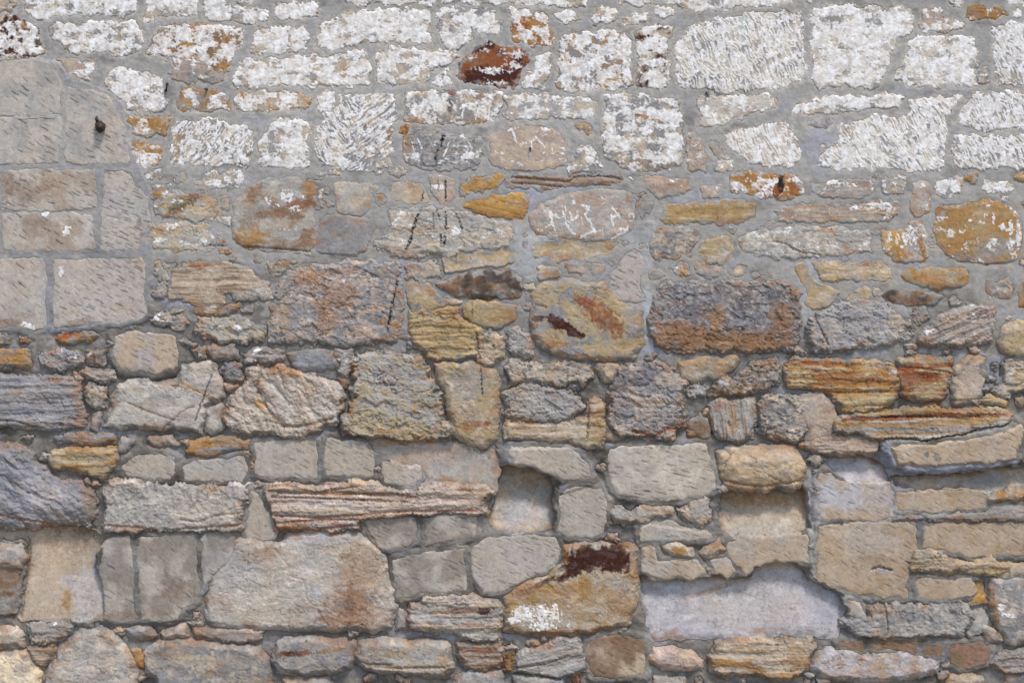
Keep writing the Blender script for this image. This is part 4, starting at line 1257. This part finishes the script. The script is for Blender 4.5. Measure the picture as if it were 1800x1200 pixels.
def merge(name, parts, mat, kind):
    n = 0; co, F, T, W = [], [], [], []
    for a, b, c, d in parts: co.append(a); F.append(b+n); T.append(c); W.append(d); n += len(a)
    o = mesh_obj(name, np.concatenate(co), np.concatenate(F), np.concatenate(T), np.concatenate(W), mat, wall); o['kind'] = kind; return o
def do_stone(S, single):
    i0, i1, j0, j1 = crop(S); X, Y = np.meshgrid(gx[i0:i1], gy[j0:j1])
    s, H, col, wf = stone_field(S, X, Y)
    D[j0:j1, i0:i1] = np.maximum(D[j0:j1, i0:i1], s)
    if S['st'] == 't': DT[j0:j1, i0:i1] = np.maximum(DT[j0:j1, i0:i1], s)
    k = s > -4.5; keep = k[:-1, :-1] & k[1:, :-1] & k[:-1, 1:] & k[1:, 1:]
    if not keep.any(): return
    if single:
        cx, cy = X.mean(), Y.mean(); ox, oy, oz = to_world(float(cx), float(cy), 0.0)
        o = grid_mesh(S['kind'], X, Y, H, col, wf, keep, M_tool if S['st'] == 't' else M_stone, wall, (ox, 0.0, oz), skirt=0.135)
        if 'L' in S['o']: o['label'] = S['o']['L'].strip()
    else: small.append(raw_mesh(X, Y, H, col, wf, keep))
for i, S in enumerate(stones): do_stone(S, i in loners)
# chips of stone pressed into the joints
rng = random.Random(5); cnt = 0
for t in range(6000):
    if cnt >= 90: break
    r = rng.uniform(2, 6); x = rng.uniform(0, 1800); y = rng.uniform(0, 1200) if rng.random() < 0.12 else rng.uniform(300, 1200)
    if D[int((y-gy[0])/STEP), int((x-gx[0])/STEP)] > -(r*0.8+4): continue
    if x < 270 and y < 600: continue
    a = rng.uniform(1.0, 2.0); P = [(x+r*a*math.cos(q*0.9)*rng.uniform(.7, 1.2), y+r*0.75*math.sin(q*0.9)*rng.uniform(.7, 1.2)) for q in range(7)]
    S = dict(st='r', c1=rng.choice(['gy', 'be', 'lg', 'br', 'pk', 'g2']), c2=rng.choice(['gy', 'be', 'lg']), wa=0.35 if y < 380 else 0.0, P=P, o={}, seed=cnt % 90, kind='x'); do_stone(S, False); cnt += 1
merge('small_stones', small, M_stone, 'stuff')['label'] = 'small stones and chips packed into the mortar joints'

# ---------------------------------------------------------------- mortar
def mortar_field(X, Y, Dm, Dt):
    WX = X + 3*fbm(X/14, Y/14, 61, 3); WY = Y + 3*fbm(X/14, Y/14, 66, 3)
    h = 3.2*fbm(X/70, Y/70, 71, 3) + 1.3*fbm(X/16, Y/16, 74, 3) + 0.3*fbm(X/4, Y/4, 79, 2) + 0.25*fbm(X/34, Y/6, 81, 2)
    low = sm(430, 640, Y + 90*fbm(X/160, Y/160, 83, 2) - 60*sm(900, 1300, X)*sm(800, 600, Y)) 
    h = h - 10.0*low*sm(-5, -15, Dt) + low*(1.6*fbm(X/9, Y/9, 106, 3)+1.5*fbm(X/26, Y/20, 109, 2))
    h = h + pad_h(X, Y)
    ridge = np.exp(-((Dm+1.5)/2.2)**2)*sm(-7, -12, Dt); h = h - (0.6+5.5*low*sm(-0.3, 0.3, fbm(X/30, Y/22, 124, 2)))*ridge
    h = h - 125*sm(0.3, 6.0, Dm)
    col = mix(PAL['mt'][None, None, :]*np.ones(X.shape+(3,), np.float32), PAL['mm'], sm(250, 420, Y)); 
    lowc = low*(0.62+0.5*fbm(X/60, Y/60, 92, 2)) ; col = mix(col, PAL['mw'], np.clip(lowc, 0, 1))
    col = mix(col, PAL['ml'], sm(0.15, 0.5, fbm(X/45, Y/30, 95, 3))*0.4); col = mix(col, PAL['mw'], sm(0.2, 0.6, fbm(X/55, Y/40, 98, 3))*0.35)
    col = mix(col, PAL['jt'], 0.5*sm(-2, 3, sdf_poly(X, Y, PADS[0][0])))
    hz = sm(-9, 0, Dm + 5*fbm(X/10, Y/9, 127, 3))*sm(330, 220, Y)*0.38; col = mix(col, PAL['cr'], hz)
    col = mix(col, PAL['be'], sm(0.1, 0.5, fbm(X/26, Y/18, 130, 3))*0.28*sm(250, 400, Y))
    nz = fbm(X/18, Y/14, 31, 3)
    for (x, y, rx, ry, a, c, f) in mst:
        r = max(rx, ry)*1.4
        if x+r < X.min() or x-r > X.max(): continue
        col = mix(col, PAL[c], blob(X, Y, x, y, rx*1.1, ry*1.1, a, nz, 0.7)*f)
    col = col*((1+0.15*fbm(X/9, Y/9, 101, 3)+0.08*fbm(X/2.5, Y/2.5, 104, 2)+0.03*fbm(X/40, Y/7, 133, 2))*grime(X, Y))[..., None]
    return h, col.astype(np.float32)
X, Y = np.meshgrid(gx, gy); H, col = mortar_field(X, Y, D, DT)
k = D < 11; keep = k[:-1, :-1] | k[1:, :-1] | k[:-1, 1:] | k[1:, 1:]
grid_mesh('mortar', X, Y, H, col, None, keep, M_mort, wall)

# the wall goes on beyond the picture: coarser, same build
gx2 = np.arange(-699, 2499.1, 6, dtype=np.float32); gy2 = np.arange(-420, 1406, 6, dtype=np.float32)
D2 = np.full((len(gy2), len(gx2)), -16.0, np.float32); rng = random.Random(11); outer = []
y = -400.0; ci = 0
while y < 1370:
    hgt = rng.uniform(48, 88); x = -680.0 + rng.uniform(0, 60)
    while x < 2420:
        wd = rng.uniform(60, 200); x1, y1 = x+wd, y+hgt
        if x1 < -72 or x > 1872 or y1 < -52 or y > 1252:
            j = lambda: rng.uniform(-7, 7)
            P = [(x+8+j(), y+6+j()), ((x+x1)/2, y+4+j()), (x1-8+j(), y+6+j()), (x1-6+j(), (y+y1)/2), (x1-8+j(), y1-6+j()), ((x+x1)/2, y1-4+j()), (x+8+j(), y1-6+j()), (x+6+j(), (y+y1)/2)]
            up = (y < 300); S = dict(st='w' if up else rng.choice('rbs'), c1=rng.choice(['be', 'gy', 'lg', 'pk']), c2=rng.choice(['gy', 'be', 'oc', 'yl']), wa=rng.uniform(.6, .85) if up else 0.0, P=P, o={}, seed=ci % 97, kind='x'); ci += 1
            i0 = max(0, int((x-12-gx2[0])/6)); i1 = min(len(gx2), int((x1+12-gx2[0])/6)+2); j0 = max(0, int((y-12-gy2[0])/6)); j1 = min(len(gy2), int((y1+12-gy2[0])/6)+2)
            XX, YY = np.meshgrid(np.arange(gx2[i0], gx2[i1-1]+1, 3, dtype=np.float32), np.arange(gy2[j0], gy2[j1-1]+1, 3, dtype=np.float32)); s, Hh, cc, ww = stone_field(S, XX, YY)
            D2[j0:j1, i0:i1] = np.maximum(D2[j0:j1, i0:i1], s[::2, ::2]); kk = s > -6; kp = kk[:-1, :-1] & kk[1:, :-1] & kk[:-1, 1:] & kk[1:, 1:]
            if kp.any(): outer.append(raw_mesh(XX, YY, Hh, cc, ww, kp))
        x = x1
    y += hgt
merge('outer_stones', outer, M_stone, 'stuff')
X2, Y2 = np.meshgrid(gx2, gy2); H2, col2 = mortar_field(X2, Y2, D2, D2*0-16)
inner = (X2 > -80) & (X2 < 1880) & (Y2 > -59) & (Y2 < 1259); H2 = H2 - 3*inner
ka = ~inner; keep2 = ka[:-1, :-1] | ka[1:, :-1] | ka[:-1, 1:] | ka[1:, 1:]
grid_mesh('outer_mortar', X2, Y2, H2, col2, None, keep2, M_mort, wall, skirt=0.15)
def box(name, a, b, mat, parent=None):
    v = [(x, y, z) for x in (a[0], b[0]) for y in (a[1], b[1]) for z in (a[2], b[2])]
    f = [(0, 1, 3, 2), (4, 6, 7, 5), (0, 4, 5, 1), (2, 3, 7, 6), (0, 2, 6, 4), (1, 5, 7, 3)]
    me = bpy.data.meshes.new(name); me.from_pydata(v, [], f); me.materials.append(mat); o = bpy.data.objects.new(name, me); C.objects.link(o); o.parent = parent; return o
M_core = flat_mat('rubble_fill', (0.20, 0.19, 0.18), 0.95, 0, (0.28, 0.26, 0.23), 20)
box('wall_core', (-3.19, 0.14, -0.02), (3.19, 0.55, 3.63), M_core, wall)

# ---------------------------------------------------------------- ground (below the picture)
ng = 60; GX, GY = np.meshgrid(np.linspace(-150, 150, ng), np.linspace(-150, 150, ng)); GX = np.sign(GX)*(np.abs(GX)/150)**2*150; GY = np.sign(GY)*(np.abs(GY)/150)**2*150
v = np.stack([GX.ravel(), GY.ravel(), (0.02*fbm(GX, GY, 5, 2)).ravel()], 1); idg = np.arange(ng*ng).reshape(ng, ng)
fg = np.stack([idg[:-1, :-1].ravel(), idg[:-1, 1:].ravel(), idg[1:, 1:].ravel(), idg[1:, :-1].ravel()], 1)
me = bpy.data.meshes.new('ground'); me.from_pydata(v.tolist(), [], fg.tolist()); me.materials.append(M_ground); o = bpy.data.objects.new('ground', me); C.objects.link(o); o['kind'] = 'structure'

# ---------------------------------------------------------------- small iron things fixed in the wall
def surf(x, y):
    best = 0.0
    for S in stones:
        xs = [p[0] for p in S['P']]; ys = [p[1] for p in S['P']]
        if min(xs) < x < max(xs) and min(ys) < y < max(ys):
            X, Y = np.meshgrid(np.array([x], np.float32), np.array([y], np.float32)); s, h, _, _ = stone_field(S, X, Y)
            if s[0, 0] > 1: return float(h[0, 0])
    return 0.0
def tube(path, rads, seg=10, cap=True):
    from mathutils import Vector
    V, F = [], []
    for i, p in enumerate(path):
        p = Vector(p); a = Vector(path[max(0, i-1)]); b = Vector(path[min(len(path)-1, i+1)]); t = (b-a).normalized()
        u = t.cross(Vector((0, 0, 1)) if abs(t.z) < 0.9 else Vector((1, 0, 0))).normalized(); w_ = t.cross(u)
        for k in range(seg):
            q = 2*math.pi*k/seg; V.append(tuple(p + (u*math.cos(q)+w_*math.sin(q))*rads[i]))
    for i in range(len(path)-1):
        for k in range(seg): F.append((i*seg+k, i*seg+(k+1) % seg, (i+1)*seg+(k+1) % seg, (i+1)*seg+k))
    if cap: F.append(tuple(range(seg))[::-1]); F.append(tuple((len(path)-1)*seg+k for k in range(seg)))
    return V, F
def part(name, VF, mat, parent, loc=(0, 0, 0), smooth=True):
    me = bpy.data.meshes.new(name); me.from_pydata(VF[0], [], VF[1]); me.materials.append(mat)
    if smooth:
        for p in me.polygons: p.use_smooth = True
    o = bpy.data.objects.new(name, me); o.location = loc; C.objects.link(o); o.parent = parent; return o
def thing(name, label, cat, x, y, h=None):
    o = bpy.data.objects.new(name, None); C.objects.link(o); o.location = to_world(x, y, surf(x, y) if h is None else h); o['label'] = label; o['category'] = cat; return o
b = thing('iron_bolt', 'stub of rusty black iron bolt in the tooled block at upper left', 'bolt', 177, 224)
part('shank', tube([(0, 0.03, 0), (0.004, -0.012, -0.002), (0.006, -0.03, -0.004)], [0.015, 0.0145, 0.012], 12), M_iron, b)
hx = [(0.021*math.cos(k*math.pi/3+.4)*(0.85 if k % 2 else 1.05)+0.001, 0, 0.023*math.sin(k*math.pi/3+.4)) for k in range(6)]
V = [(x, -0.008, z) for x, _, z in hx]+[(x*0.94+0.003, -0.022, z*0.94-0.002) for x, _, z in hx]+[(0.004, -0.026, -0.002)]
part('nut', (V, [(k, (k+1) % 6, 6+(k+1) % 6, 6+k) for k in range(6)]+[(6+k, 6+(k+1) % 6, 12) for k in range(6)]+[tuple(range(6))[::-1]]), M_iron, b, smooth=False)
part('wire_tail', tube([(-0.006, -0.012, 0.016), (-0.010, -0.016, 0.028), (-0.009, -0.013, 0.036)], [0.007, 0.005, 0.003], 8), M_iron, b)
nl = thing('rusty_nail', 'short dark nail slanting out of the mortar left of the ochre stone', 'nail', 293, 158, 1.0); nl.scale = (0.75, 0.75, 0.75)
part('shank', tube([(-0.006, 0.02, -0.008), (0.0, -0.006, 0.0), (0.010, -0.03, 0.022)], [0.0036, 0.0036, 0.0036], 8), M_iron, nl)
part('head', tube([(0.009, -0.028, 0.020), (0.0105, -0.032, 0.024)], [0.0075, 0.0068], 10), M_iron, nl)
part('washer', tube([(-0.004, 0.002, -0.004), (-0.003, -0.006, -0.002)], [0.007, 0.006], 10), M_iron, nl)
nl = thing('steel_screw', 'small grey screw in the joint above the white spotted ochre stone', 'screw', 364, 156, 1.0); nl.scale = (0.75, 0.75, 0.75)
part('shank', tube([(0, 0.02, 0), (0, -0.014, -0.004), (0, -0.018, -0.005)], [0.0045, 0.0045, 0.0042], 8), M_steel, nl)
part('head', tube([(0, -0.014, -0.004), (0, -0.018, -0.005), (0, -0.020, -0.0055)], [0.0085, 0.008, 0.004], 12), M_steel, nl)
nl = thing('steel_hook', 'small steel hook in the joint below the largest whitewashed stone', 'hook', 1243, 165, 1.0); nl.scale = (0.75, 0.75, 0.75)
part('shank', tube([(0, 0.02, 0.004), (0, -0.016, 0.004), (0, -0.024, 0.0), (0, -0.026, -0.010), (0.001, -0.022, -0.018)], [0.004, 0.004, 0.004, 0.0035, 0.003], 8), M_steel, nl)
part('collar', tube([(0, 0.001, 0.004), (0, -0.005, 0.004)], [0.0085, 0.0075], 12), M_steel, nl)
nl = thing('iron_pin', 'thin dark pin hanging out of the pinkish stone right of the sooty one', 'pin', 932, 262); nl.scale = (0.75, 0.75, 0.75)
part('shank', tube([(0, 0.015, 0.004), (0, -0.008, 0.003), (0.001, -0.012, -0.006), (0.001, -0.010, -0.016)], [0.0035, 0.0035, 0.003, 0.0015], 8), M_iron, nl)
part('head', tube([(0, -0.004, 0.003), (0, -0.009, 0.003)], [0.006, 0.0055], 10), M_iron, nl)
lf = thing('dry_leaf', 'curled brown dry leaf caught on the wall at the bottom edge', 'leaf', 1012, 1192, 26.0)
def leaf_mesh():
    V, F = [], []; n = 12; m = 6
    for i in range(n+1):
        t = i/n; wd = 0.022*math.sin(math.pi*min(1, t*0.93+0.05))**0.8*(1+0.25*math.sin(i*2.1))
        for j in range(-m, m+1):
            u = j/m; V.append((0.042*(t-0.5)*0.7 + u*wd*0.7, -0.012*u*u-0.01*math.sin(t*3)-0.004*math.sin(j+i), 0.055*(t-0.5) - u*wd*0.6))
    for i in range(n):
        for j in range(2*m): a = i*(2*m+1)+j; F.append((a, a+1, a+2*m+2, a+2*m+1))
    return V, F
bl = part('blade', leaf_mesh(), M_leaf, lf); mod = bl.modifiers.new('thick', 'SOLIDIFY'); mod.thickness = 0.0008
part('stem', tube([(0.014, -0.008, 0.02), (0.022, -0.012, 0.034), (0.024, -0.010, 0.052)], [0.0022, 0.0018, 0.0012], 6), M_leaf, lf)
